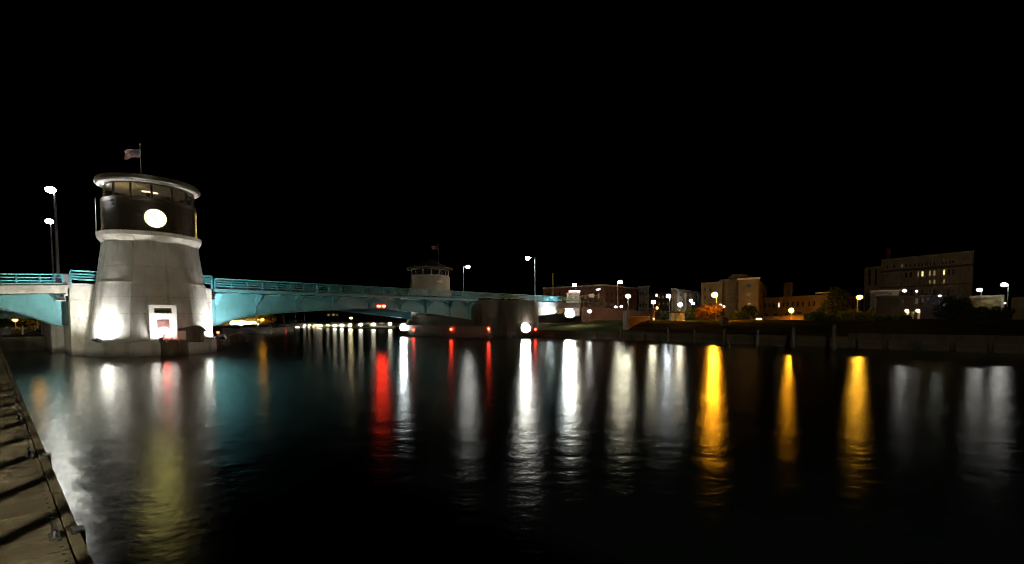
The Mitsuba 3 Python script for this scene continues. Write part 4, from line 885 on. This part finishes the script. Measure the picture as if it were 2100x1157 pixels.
fl(2008.5, 594, 116, 2.8, 'white street lamp over the left half of the mural', WHITE, 30, .54, .8, arm=.5)
fl(2059, 583.5, 108, 2.8, 'white street lamp right of the mural', WHITE, 38, .57, .9, arm=1.0)
for i, (px, py, c, L, lab) in enumerate(((1263, 629.5, WHITE, 12, 'small white lamp on the road wall, left of a pair'), (1274, 629, WHITE, 16, 'small white lamp on the road wall, right of a pair'), (1311, 641, WHITE, 10, 'small white lamp above the blue lamp'), (1314.5, 646, (.5, .5, 1), 14, 'small blue violet lamp behind the orange brick wall'))):
    p = at(px, py, 122); t = thing('path_lamp', lab, 'lamp'); part(t, 'lens', ellipsoid(p, .32, .32, .28), 'mat_lamp_glass', smooth=True, emit=light(c, L, .05)); part(t, 'post', tube([p[0], p[1], 2.6], p - [0, 0, .2], .06, n=8), 'mat_pole')
fl(31, 655, 84, 1.4, 'amber lamp under the arch of the left approach', AMBER, 110, .34, .5, arm=0.02)
fl(76, 648, 86, 1.4, 'amber lamp hidden behind the left approach girder', AMBER, 150, .34, .6, arm=0.02)
# kiosk, brick pillar, bird box hut, thin flagpole
t = thing('kiosk', 'small pale kiosk under the white lamp post', 'kiosk')
d = 92.0; q0, q1 = gxy(1381, d), gxy(1402, d)
part(t, 'wall', wall_between(q0, q1, 2.5, zat(642, d), zat(642, d), 1.8), 'mat_pale'); part(t, 'roof', wall_between(gxy(1378.5, d - .5), gxy(1404.5, d - .5), zat(642, d) + .005, zat(639, d), zat(639, d), 2.9), 'mat_dark_trim')
for px in (1380, 1387.5, 1395, 1403): part(t, 'column', tube([*gxy(px, d - .35), 2.5], [*gxy(px, d - .35), zat(642, d)], .12), 'mat_trim', smooth=40)
p = at(1403, 659, 90); t = thing('path_lamp', 'small low lamp at the right foot of the kiosk', 'lamp'); part(t, 'lens', ellipsoid(p, .2, .2, .13), 'mat_lamp_glass', smooth=True, emit=light((1, .75, .5), 7, .05)); part(t, 'post', tube([p[0], p[1], 2.2], p, .05, n=6), 'mat_pole')
p = at(1340.5, 653.5, 90); t = thing('path_lamp', 'small low lamp at the foot of the brick pillar', 'lamp'); part(t, 'lens', ellipsoid(p, .18, .18, .12), 'mat_lamp_glass', smooth=True, emit=light((1, .75, .5), 5, .04)); part(t, 'post', tube([p[0], p[1], 2.4], p, .05, n=6), 'mat_pole')
q = gxy(1338.5, 92); single('brick_pillar', cat([box(q[0] - .33, q[0] + .33, q[1] - .33, q[1] + .33, 2.2, zat(635, 92)), box(q[0] - .42, q[0] + .42, q[1] - .42, q[1] + .42, zat(635, 92) + .003, zat(633, 92))]), 'mat_brick', 'small brick pillar at the far end of the orange lit wall', 'pillar')
t = thing('garden_hut', 'little hut with a lit sloping roof below the amber lamp', 'hut')
d = 74.0; c = gxy(1487.5, d); M = np.eye(4); M[:3, 0] = [*FW, 0]; M[:3, 1] = [0, 0, 1]; M[:3, 2] = [*RT, 0]; M[:3, 3] = [*(c - RT * .36), 0]
part(t, 'wall', ext(Polygon([(0, 2.0), (.9, 2.0), (.9, zat(656, d)), (.45, zat(651, d)), (0, zat(656, d))]), .74, M), 'mat_timber')
M[:3, 3] = [*(c - RT * .46), 0]
part(t, 'roof', ext(Polygon([(-.12, zat(656.6, d)), (-.12, zat(656, d)), (.45, zat(649.6, d)), (1.02, zat(656, d)), (1.02, zat(656.6, d)), (.45, zat(650.6, d))]), .95, M), 'mat_tan')
p = at(1134, 562, 112); t = thing('flagpole', 'thin bare flagpole with amber light put into its colour before the brown brick block', 'flagpole'); part(t, 'pole', tube([p[0], p[1], 3.0], p, .09, .05, 8), 'mat_signal', smooth=40); part(t, 'finial', ellipsoid(p + [0, 0, .1], .12, .12, .12, 1), 'mat_signal', smooth=True)  # amber lamp light is put into the pole colour

# ------------------------------------------------------------------ far bank bulkhead, piles, wharf
bh = thing('bulkhead', 'rusty sheet pile bulkhead along the foot of the grass slope', 'bulkhead')
y = -3.0; k = 0
while y > -62:
    part(bh, 'sheet', ext(Polygon([(0, -1), (1.0, -1), (1.0, 1.12), (0, 1.12)]), 0.12 if k % 2 else 0.04, np.array([[0, 0, -1, 48.25], [-1, 0, 0, y], [0, 1, 0, 0], [0, 0, 0, 1.0]])), 'mat_sheet'); y -= 1.02; k += 1
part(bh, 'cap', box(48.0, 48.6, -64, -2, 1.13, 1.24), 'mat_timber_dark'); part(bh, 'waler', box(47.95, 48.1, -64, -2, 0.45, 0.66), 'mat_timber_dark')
for i, (px, top, d, lab) in enumerate(((1274, 672, 66, 'first'), (1320, 679, 63.5, 'second'), (1371, 672, 60.5, 'third'), (1425, 675, 58.5, 'fourth'), (1486, 675, 56.5, 'fifth'), (1555, 676, 54.5, 'sixth'), (1628, 672, 51.5, 'seventh'), (1712, 667, 49.0, 'eighth'))):
    p = at(px, top, d); r = .14 if i < 6 else .2
    t = thing('mooring_pile', f'{lab} timber mooring pile from the left before the far bulkhead', 'pile', None)
    part(t, 'shaft', tube([p[0], p[1], -.6], p, r, r * .85, 10), 'mat_timber', smooth=40); part(t, 'cap', tube(p + [0, 0, .003], p + [0, 0, .09], r * .95, r * .3, 10), 'mat_grey_metal' if i in (4, 7) else 'mat_timber')
p = at(1492, 700, 56); q = at(1500, 715, 51.5); single('leaning_pile', tube(p + [0, 0, .3], q - [0, 0, .3], .09, .09), 'mat_timber', 'leaning broken pile sticking out of the water below the amber lamp', 'pile')
wh = thing('timber_wharf', 'dark timber wharf on piles at lower right of the far bank', 'wharf')
ya = on_x(1745, 690, 49.0)[1]
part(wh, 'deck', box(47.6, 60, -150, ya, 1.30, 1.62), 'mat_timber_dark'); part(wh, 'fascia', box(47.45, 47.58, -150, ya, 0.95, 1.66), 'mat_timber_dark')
part(wh, 'back_wall', box(50.5, 51, -150, ya - .2, -1, 1.28), 'mat_timber_dark')
for i in range(26):
    yy = ya - .6 - i * 2.6; part(wh, 'pile', tube([47.85, yy, -.8], [47.85, yy, 1.28], .24, .22, 10), 'mat_timber_dark', smooth=40)

# ------------------------------------------------------------------ trees and shrubs
def foliage(centers, radii, n, size, mat_seed, squash=1.0):
    rng = np.random.default_rng(mat_seed)
    c = np.asarray(centers, float); r = np.asarray(radii, float)
    pick = rng.choice(len(c), n, p=r ** 2 / (r ** 2).sum())
    dirs = rng.normal(size=(n, 3)); dirs /= np.linalg.norm(dirs, axis=1, keepdims=True)
    rad = r[pick] * rng.uniform(0.45, 1.08, n) ** 0.6
    p = c[pick] + dirs * rad[:, None] * [1, 1, squash]
    u = rng.normal(size=(n, 3)); u /= np.linalg.norm(u, axis=1, keepdims=True); w = np.cross(u, rng.normal(size=(n, 3))); w /= np.linalg.norm(w, axis=1, keepdims=True)
    s = size * rng.uniform(.6, 1.4, (n, 1))
    v = np.stack([p - u * s, p + w * s * .5, p + u * s, p - w * s * .5], 1).reshape(-1, 3)
    i = np.arange(n) * 4
    return v, np.stack([i, i + 1, i + 2, i + 3], 1)
def tree(px, d, gz, top, width, lab, mat_, n=2600, leaf=.16, seed=1, trunk=.35, name='tree', cat_='tree', blobs=9):
    rng = np.random.default_rng(seed); base = np.array([*gxy(px, d), gz]); H = top - gz
    t = thing(name, lab, cat_)
    cs, rs, limbs = [], [], [tube(base - [0, 0, .3], base + [0, 0, H * trunk + .2], .16 + .01 * H, .09 + .008 * H, 9)]
    for k in range(blobs):
        f_ = (k + .5) / blobs; a = k * 2.4 + rng.uniform(0, 1); rr = width * .5 * math.sqrt(max(.05, 1 - abs(f_ - .4) * 1.3)) * rng.uniform(.45, .8)
        c = base + [rr * math.cos(a), rr * math.sin(a), H * (trunk + (1 - trunk) * (.12 + .76 * f_))]
        cs.append(c); rs.append(width * rng.uniform(.16, .30)); limbs.append(tube(base + [0, 0, H * trunk * rng.uniform(.6, 1)], c, .06, .02, 6))
    part(t, 'trunk', cat(limbs), 'mat_bark', smooth=40)
    part(t, 'crown', foliage(cs, rs, n, leaf, seed), mat_)
    return t
tree(1445, 92, 2.7, zat(630, 92), 3.8, 'rust leaved tree left below the big amber lamp', 'mat_leaf_rust', 2600, .14, 11, .25)
tree(1468, 92, 2.7, zat(628, 92), 3.6, 'rust leaved tree directly below the big amber lamp', 'mat_leaf_rust', 2600, .14, 12, .25)
tree(1418, 98, 2.7, zat(634, 98), 3.4, 'dark shrub between the kiosk and the rust leaved trees', 'mat_leaf_dark', 2200, .15, 13, .1, 'shrub', 'shrub')
tree(1364, 110, 2.7, zat(641, 110), 2.6, 'dark shrub left of the kiosk', 'mat_leaf_dark', 1500, .15, 14, .1, 'shrub', 'shrub')
tree(1535, 98, 2.7, zat(626, 98), 3.4, 'round dark tree before the tan building', 'mat_leaf_dark', 3000, .15, 15, .12)
tree(1512, 92, 2.7, zat(638, 92), 2.4, 'dark conical shrub left of the round tree', 'mat_leaf_dark', 1500, .13, 16, .1, 'shrub', 'shrub')
tree(1716, 96, 2.7, zat(590, 96), 4.6, 'tall dark tree right of the ochre annex', 'mat_leaf_dark', 4200, .18, 17, .1)
tree(1742, 98, 2.7, zat(603, 98), 4.0, 'dark tree behind the right amber street lamp', 'mat_leaf_rust', 3000, .17, 18, .1)
for i, (px, top, w, m) in enumerate(((1662, 640, 2.2, 'mat_leaf'), (1683, 634, 2.6, 'mat_leaf'), (1704, 645, 2.4, 'mat_leaf'), (1724, 643, 2.4, 'mat_leaf_yellow'), (1743, 637, 2.6, 'mat_leaf_yellow'), (1763, 640, 2.4, 'mat_leaf_yellow'), (1780, 641, 2.3, 'mat_leaf_yellow'), (1798, 645, 2.3, 'mat_leaf'), (1820, 649, 2.4, 'mat_leaf'), (1842, 647, 2.4, 'mat_leaf'), (1858, 650, 2.0, 'mat_leaf_dark'))):
    tree(px, 80, 2.4, zat(top, 80), w, 'leafy hedge shrub on the far bank, %s' % ('farthest left', 'second from left', 'third from left', 'left of the amber lamp post', 'just left of the amber lamp post', 'at the foot of the amber lamp post', 'right of the amber lamp post', 'under the leaning ivy spray', 'fourth from its right end', 'second from its right end', 'farthest right')[i] if i != 8 else 'leafy hedge shrub on the far bank, third from its right end', m, 1500, .12, 30 + i, .05, 'hedge_shrub', 'shrub', 6)
t = thing('ivy_spray', 'bright leaning ivy covered branch over the hedge', 'branch')
A, B_ = at(1772, 650, 78.5), at(1791, 632, 78.5); part(t, 'stem', tube(A, B_, .08, .03, 6), 'mat_bark')
part(t, 'leaves', foliage([A + (B_ - A) * k / 7 for k in range(8)], [.45 - .03 * k for k in range(8)], 1100, .10, 77), 'mat_leaf_yellow')
tree(1955, 104, 2.6, zat(613, 104), 6.2, 'broad black tree silhouette before the ornate building', 'mat_leaf_dark', 4200, .2, 19, .05)
for i, px in enumerate((1985, 2012, 2040, 2062)):
    tree(px, 98, 2.4, zat(629.5, 98), 3.4, ('black shrub under the mural, farthest left', 'black shrub under the mural, second from left', 'black shrub under the mural, third from left', 'black shrub under the mural, farthest right')[i], 'mat_leaf_dark', 1700, .16, 50 + i, .05, 'shrub', 'shrub', 6)
# left bank behind the arch: fence, tree
fe = thing('bank_fence', 'low pale post fence on the bank under the left approach', 'fence')
fpx = [(15, 687, 670), (47, 687, 668.5), (72, 679, 666.5), (95, 680, 664), (118, 677, 671.5)]
pp = []
for px, yb, yt in fpx:
    d = dist(yb, 1.42); a, b_ = at(px, yb, d), at(px, yt, d); pp.append((a, b_)); part(fe, 'post', box(a[0] - .08, a[0] + .08, a[1] - .08, a[1] + .08, 1.38, b_[2]), 'mat_trim')
for f_ in (0.25, 0.55, .8):
    part(fe, 'rail', cat([beam(pp[i][0] + (pp[i][1] - pp[i][0]) * f_, pp[i + 1][0] + (pp[i + 1][1] - pp[i + 1][0]) * f_, .05, .05) for i in range(4)]), 'mat_trim')
tree(2, 72, 1.4, zat(648, 72), 3.0, 'tree at the far left behind the arch', 'mat_leaf', 1800, .13, 60, .2)
tree(64, 88, 1.4, zat(648, 88), 4.0, 'dark tree behind the amber lamp under the arch', 'mat_leaf_dark', 1800, .14, 61, .2)

# ------------------------------------------------------------------ marina seen under the bridge
t = thing('boathouse', 'brightly lit open boathouse seen under the bridge', 'building')
d = 140.0
facade(t, gxy(446, 146), gxy(536, 142), 1.0, zat(641, d), 'mat_tan', wrow((465, 478, 492, 506, 520), 5, 664, 672, 'm'), depth=6)
part(t, 'awning', cat([beam([*gxy(483, 139), zat(658, 139)], [*gxy(524, 137), zat(658.5, 137)], .15, 3.0)]), 'mat_canvas')
for px in (484, 494, 504, 514, 524): part(t, 'post', tube([*gxy(px, 136.6), 1.0], [*gxy(px, 136.6), zat(659, 137)], .1, n=8), 'mat_trim')
for i, (px, py, L, w_) in enumerate(((478, 663, 26, .5), (487, 664, 40, .6), (495, 662.5, 60, .8), (502, 665, 60, .8), (512, 664, 60, .8), (519, 664, 40, .6))):
    p = at(px, py, 136.0); k = thing('party_lamp', ('single round warm lamp left of the boathouse awning', 'first warm lamp under the boathouse awning from the left', 'second warm lamp under the boathouse awning from the left', 'third warm lamp under the boathouse awning from the left', 'fourth warm lamp under the boathouse awning from the left', 'fifth warm lamp under the boathouse awning from the left')[i], 'lamp')
    part(k, 'lens', ellipsoid(p, .7, .5, .55), 'mat_lamp_glass', smooth=True, emit=light((1, .60, .18), L * 6, .5)); part(k, 'cord', tube(p + [0, 0, .5], p + [0, 0, 1.1], .03, n=5), 'mat_black_metal')
A, B_ = at(524.5, 662, 136), at(531.5, 654, 136); single('light_string', cat([tube(A, B_, .11, .11, 8)]), 'mat_lamp_glass', 'slanting string of warm lights right of the boathouse', 'light string', emit=light((1, .72, .3), 5, .1))
tree(545, 132, 1.0, zat(640, 132), 5.0, 'amber lit tree right of the boathouse', 'mat_leaf_yellow', 2600, .2, 62, .3)
p = at(538, 655, 128); street_lamp(p, 1.0, RT, 'amber lamp beside the tree at the boathouse', AMBER, 130, .3, .4, .02)
b = thing('shed', 'plain brown shed behind the moored boats', 'building'); facade(b, gxy(552, 160), gxy(582, 156), 1.0, zat(640, 158), 'mat_darkwall', (), depth=6)
b = thing('waterfront_building', 'dark waterfront building with three lit windows beyond the dock lights', 'building')
facade(b, gxy(640, 250), gxy(830, 235), 1.0, zat(638, 245), 'mat_darkwall', [(671, 675.5, 644, 648.5, 'm', False), (681, 686, 643.5, 648, 'm', False), (690, 693, 644, 648, 'm', False)] + wrow((710, 730, 750, 775, 800), 4, 644, 648), depth=10)
p = at(719.5, 652, 200); street_lamp(p, 1.0, RT, 'amber street lamp above the row of dock lights', (1, .7, .25), 60, .5, .3, .3)
dk = thing('floating_dock', 'long floating dock carrying the row of white dock lights', 'dock')
docks = [(625, 668.5, 178), (635, 668.5, 176), (645, 669, 172), (651.5, 668.5, 168), (657.5, 668.5, 164), (672.5, 668.7, 158), (686.5, 668.2, 154), (701, 667.5, 151), (718, 667, 149), (739.5, 666, 147), (766, 665.5, 145.5), (800, 664.5, 144)]
dl = np.array([at(px, py, d) for px, py, d in docks])
part(dk, 'walkway', cat([beam([*dl[i, :2] - FW * -0.6, .42], [*dl[i + 1, :2] - FW * -0.6, .42], .12, 1.8) for i in range(len(dl) - 1)]), 'mat_plank'); part(dk, 'float', cat([beam([*dl[i, :2] + FW * 0.6, .14], [*dl[i + 1, :2] + FW * 0.6, .14], .42, 1.5) for i in range(len(dl) - 1)]), 'mat_timber')
dg = 'dock lights in a row under the bridge'
names_ = ['first', 'second', 'third', 'fourth', 'fifth', 'sixth', 'seventh', 'eighth', 'ninth', 'tenth', 'eleventh', 'twelfth']
for i, p in enumerate(dl):
    t = thing('dock_light', f'{names_[i]} white dock light from the left under the bridge', 'dock light', dg)
    part(t, 'post', tube([p[0], p[1], .45], p - [0, 0, .2], .07, .06, 8), 'mat_pole'); part(t, 'lens', ellipsoid(p, .55, .55, .45), 'mat_lamp_glass', smooth=True, emit=light(WARM, 17 if i > 4 else 11, .12)); part(t, 'cap', tube(p + [0, 0, .45], p + [0, 0, .55], .3, .1, 10), 'mat_black_metal')
for i, px in enumerate((640, 651, 657, 695, 702, 708, 715.5, 723, 734, 746, 758, 783)):
    p = at(px, 677.5, 134); t = thing('dock_pedestal', f'{names_[i]} tiny greenish dock pedestal light from the left', 'dock light', 'small greenish dock pedestal lights')
    part(t, 'post', tube([p[0], p[1], -.1], p - [0, 0, .1], .06, n=6), 'mat_pole'); part(t, 'lens', ellipsoid(p, .14, .14, .14, 1), 'mat_lamp_glass', smooth=True, emit=light((.9, 1, .45), 2.2, .02))
for i, (px, py, c, L) in enumerate(((527, 668, WHITE, 5), (530, 666.5, WHITE, 6), (539, 667, WHITE, 6), (594, 673.5, WARM, 5), (600, 672.5, WARM, 9), (608, 672.5, WARM, 6), (612, 672.5, WARM, 6), (619, 674, GOLD, 6), (632, 673.5, AMBER, 7), (643, 673.5, AMBER, 14), (652, 673.5, AMBER, 10), (490.5, 677, WHITE, 5), (502, 676.5, (.7, .7, 1), 5), (508, 676, GOLD, 5), (520, 676, WARM, 5), (460, 680, WHITE, 4), (466, 680, (.8, .9, .5), 3), (558, 676, (.2, .2, 1), 2), (586, 676, (1, .05, .04), 16), (582, 674, (1, .4, .2), 5), (577, 676, (.4, .4, 1), 3))):
    p = at(px, py, 118 if px < 590 else 165); t = thing('shore_lamp', 'small shore lamp in the marina, number %d from the left edge' % 0 if False else 'small %s shore lamp in the marina %s' % ({0: 'white'}.get(0) if c in (WHITE,) else 'warm' if c in (WARM, GOLD) else 'amber' if c == AMBER else 'coloured', ('just right of the light string', 'right of the light string above a white boat', 'left of the amber tree', 'right of the red light, nearest it', 'right of the red light, brightest of that cluster', 'midway between red light and dock lights, left', 'midway between red light and dock lights, right', 'just left of the first dock light', 'below the second dock light', 'below the third dock light', 'below the fourth dock light', 'under the boathouse, farthest left', 'blue tinted under the boathouse', 'golden under the boathouse', 'under the right end of the boathouse awning', 'beside the near pier edge', 'greenish beside the near pier edge', 'dark blue among the boats', 'deep red between boats and dock lights', 'orange red beside the deep red one', 'violet left of the deep red one')[i]), 'lamp')
    r = .34 if px < 590 else .5
    part(t, 'post', tube([p[0], p[1], .3], p - [0, 0, r * .8], .05, n=6), 'mat_pole'); part(t, 'lens', ellipsoid(p, r, r, r * .85, 1), 'mat_lamp_glass', smooth=True, emit=light(c, L, .03))
def boat(px, d, L, heading, lab, hull='mat_hull', cabin=True, canvas=False, mast=0.0):
    t = thing('moored_boat', lab, 'boat')
    o = gxy(px, d); ch, sh = math.cos(heading), math.sin(heading)
    ax = RT * ch + FW * sh; ay = -RT * sh + FW * ch
    M = np.eye(4); M[:2, 0] = ax; M[:2, 1] = ay; M[:3, 3] = [*o, 0]
    ns = 16; v, f_ = [], []
    for i in range(ns):
        s_ = i / (ns - 1); x = (s_ - .5) * L; bm = L * .16 * (1 - max(0, s_ - .45) ** 2.2 / .55 ** 2.2) ** .8 * (0.9 + .1 * min(1, s_ * 4)) + .01
        zs = L * (.10 + .055 * s_ ** 2); zk = -.25 + .25 * max(0, s_ - .8) * 5 * L * .03
        fl = .72 + .1 * (1 - s_)
        v += [[x + .05 * L * max(0, s_ - .7), -bm, zs], [x, -bm * fl, .15], [x, 0, zk], [x, bm * fl, .15], [x + .05 * L * max(0, s_ - .7), bm, zs]]
    for i in range(ns - 1):
        for j in range(4): a = i * 5 + j; f_.append([a, a + 5, a + 6, a + 1])
        a = i * 5; f_.append([a + 4, a + 9, a + 5, a])
    f_.append([0, 1, 2, 2]); f_.append([0, 2, 4, 4]); f_.append([2, 3, 4, 4])
    m = trimesh.Trimesh(np.array(v), np.vstack([[q[0], q[1], q[2]] for q in f_] + [[q[0], q[2], q[3]] for q in f_ if q[2] != q[3]]), process=False); m.apply_transform(M); part(t, 'hull', m, hull)
    stripe = []
    if cabin:
        z = L * .115
        prof = Polygon([(-.22 * L, z), (.18 * L, z), (.10 * L, z + .12 * L), (-.18 * L, z + .13 * L)])
        C = np.array([[1, 0, 0, 0], [0, 0, 1, -.10 * L], [0, 1, 0, 0], [0, 0, 0, 1.0]]); part(t, 'cabin', ext(prof, .2 * L, M @ C), 'mat_canvas' if canvas else 'mat_hull')
        for sd in (-1, 1):
            wp = Polygon([(-.17 * L, z + .05 * L), (.12 * L, z + .05 * L), (.085 * L, z + .105 * L), (-.16 * L, z + .11 * L)]); C2 = C.copy(); C2[1, 3] = .103 * L if sd > 0 else -.103 * L - .012
            part(t, 'window', ext(wp, .012, M @ C2), 'mat_dark_glass')
        if not canvas: part(t, 'bridge_roof', cat([box(-.2 * L, .05 * L, -.11 * L, .11 * L, z + .20 * L, z + .215 * L)] + [tube([a_, b_, z + .12 * L], [a_, b_, z + .2 * L], .03, n=5) for a_ in (-.17 * L, .03 * L) for b_ in (-.09 * L, .09 * L)]).apply_transform(M), 'mat_hull')
    rail = [tube([x, y_, L * .15], [x, y_, L * .15 + .55], .02, n=5) for x, y_ in ((.2 * L, -.13 * L), (.33 * L, -.1 * L), (.2 * L, .13 * L), (.33 * L, .1 * L))] + [tube([.2 * L, q * .13 * L, L * .15 + .55], [.47 * L, 0, L * .16 + .55], .02, n=5) for q in (-1, 1)]
    part(t, 'bow_rail', cat(rail).apply_transform(M), 'mat_grey_metal')
    if mast:
        part(t, 'mast', cat([tube([.05 * L, 0, .1 * L], [.05 * L, 0, mast], .09, .06, 8)]).apply_transform(M), 'mat_white_paint', smooth=40); part(t, 'boom', cat([tube([.05 * L, 0, .25 * L], [-.38 * L, 0, .25 * L], .12, .09, 8)]).apply_transform(M), 'mat_canvas', smooth=40)
    return t
boat(476, 98, 7.5, 2.6, 'pale motor boat nearest the pier under the bridge', canvas=True)
boat(509, 98, 8.5, 3.5, 'large pale cabin cruiser moored below the boathouse')
boat(545, 108, 8.0, 0.5, 'pale motor boat right of the cabin cruiser')
boat(566, 118, 8.0, 0.2, 'low pale motor boat beneath the brown shed', canvas=True)
boat(604, 188, 9.0, 0.3, 'sailing boat with bare mast left of the dock lights', cabin=True, canvas=True, mast=13.0)
boat(622, 192, 9.0, 0.2, 'sailing boat with bare mast at the first dock light', cabin=True, canvas=True, mast=13.0)
boat(690, 158, 8.0, 0.1, 'dim motor boat behind the dock lights, left one', hull='mat_hull', canvas=True)
boat(754, 156, 8.0, 3.0, 'dim motor boat behind the dock lights, middle one', hull='mat_hull_dark', canvas=True)
boat(784, 152, 8.0, 3.2, 'dim motor boat behind the dock lights, right one', canvas=True)
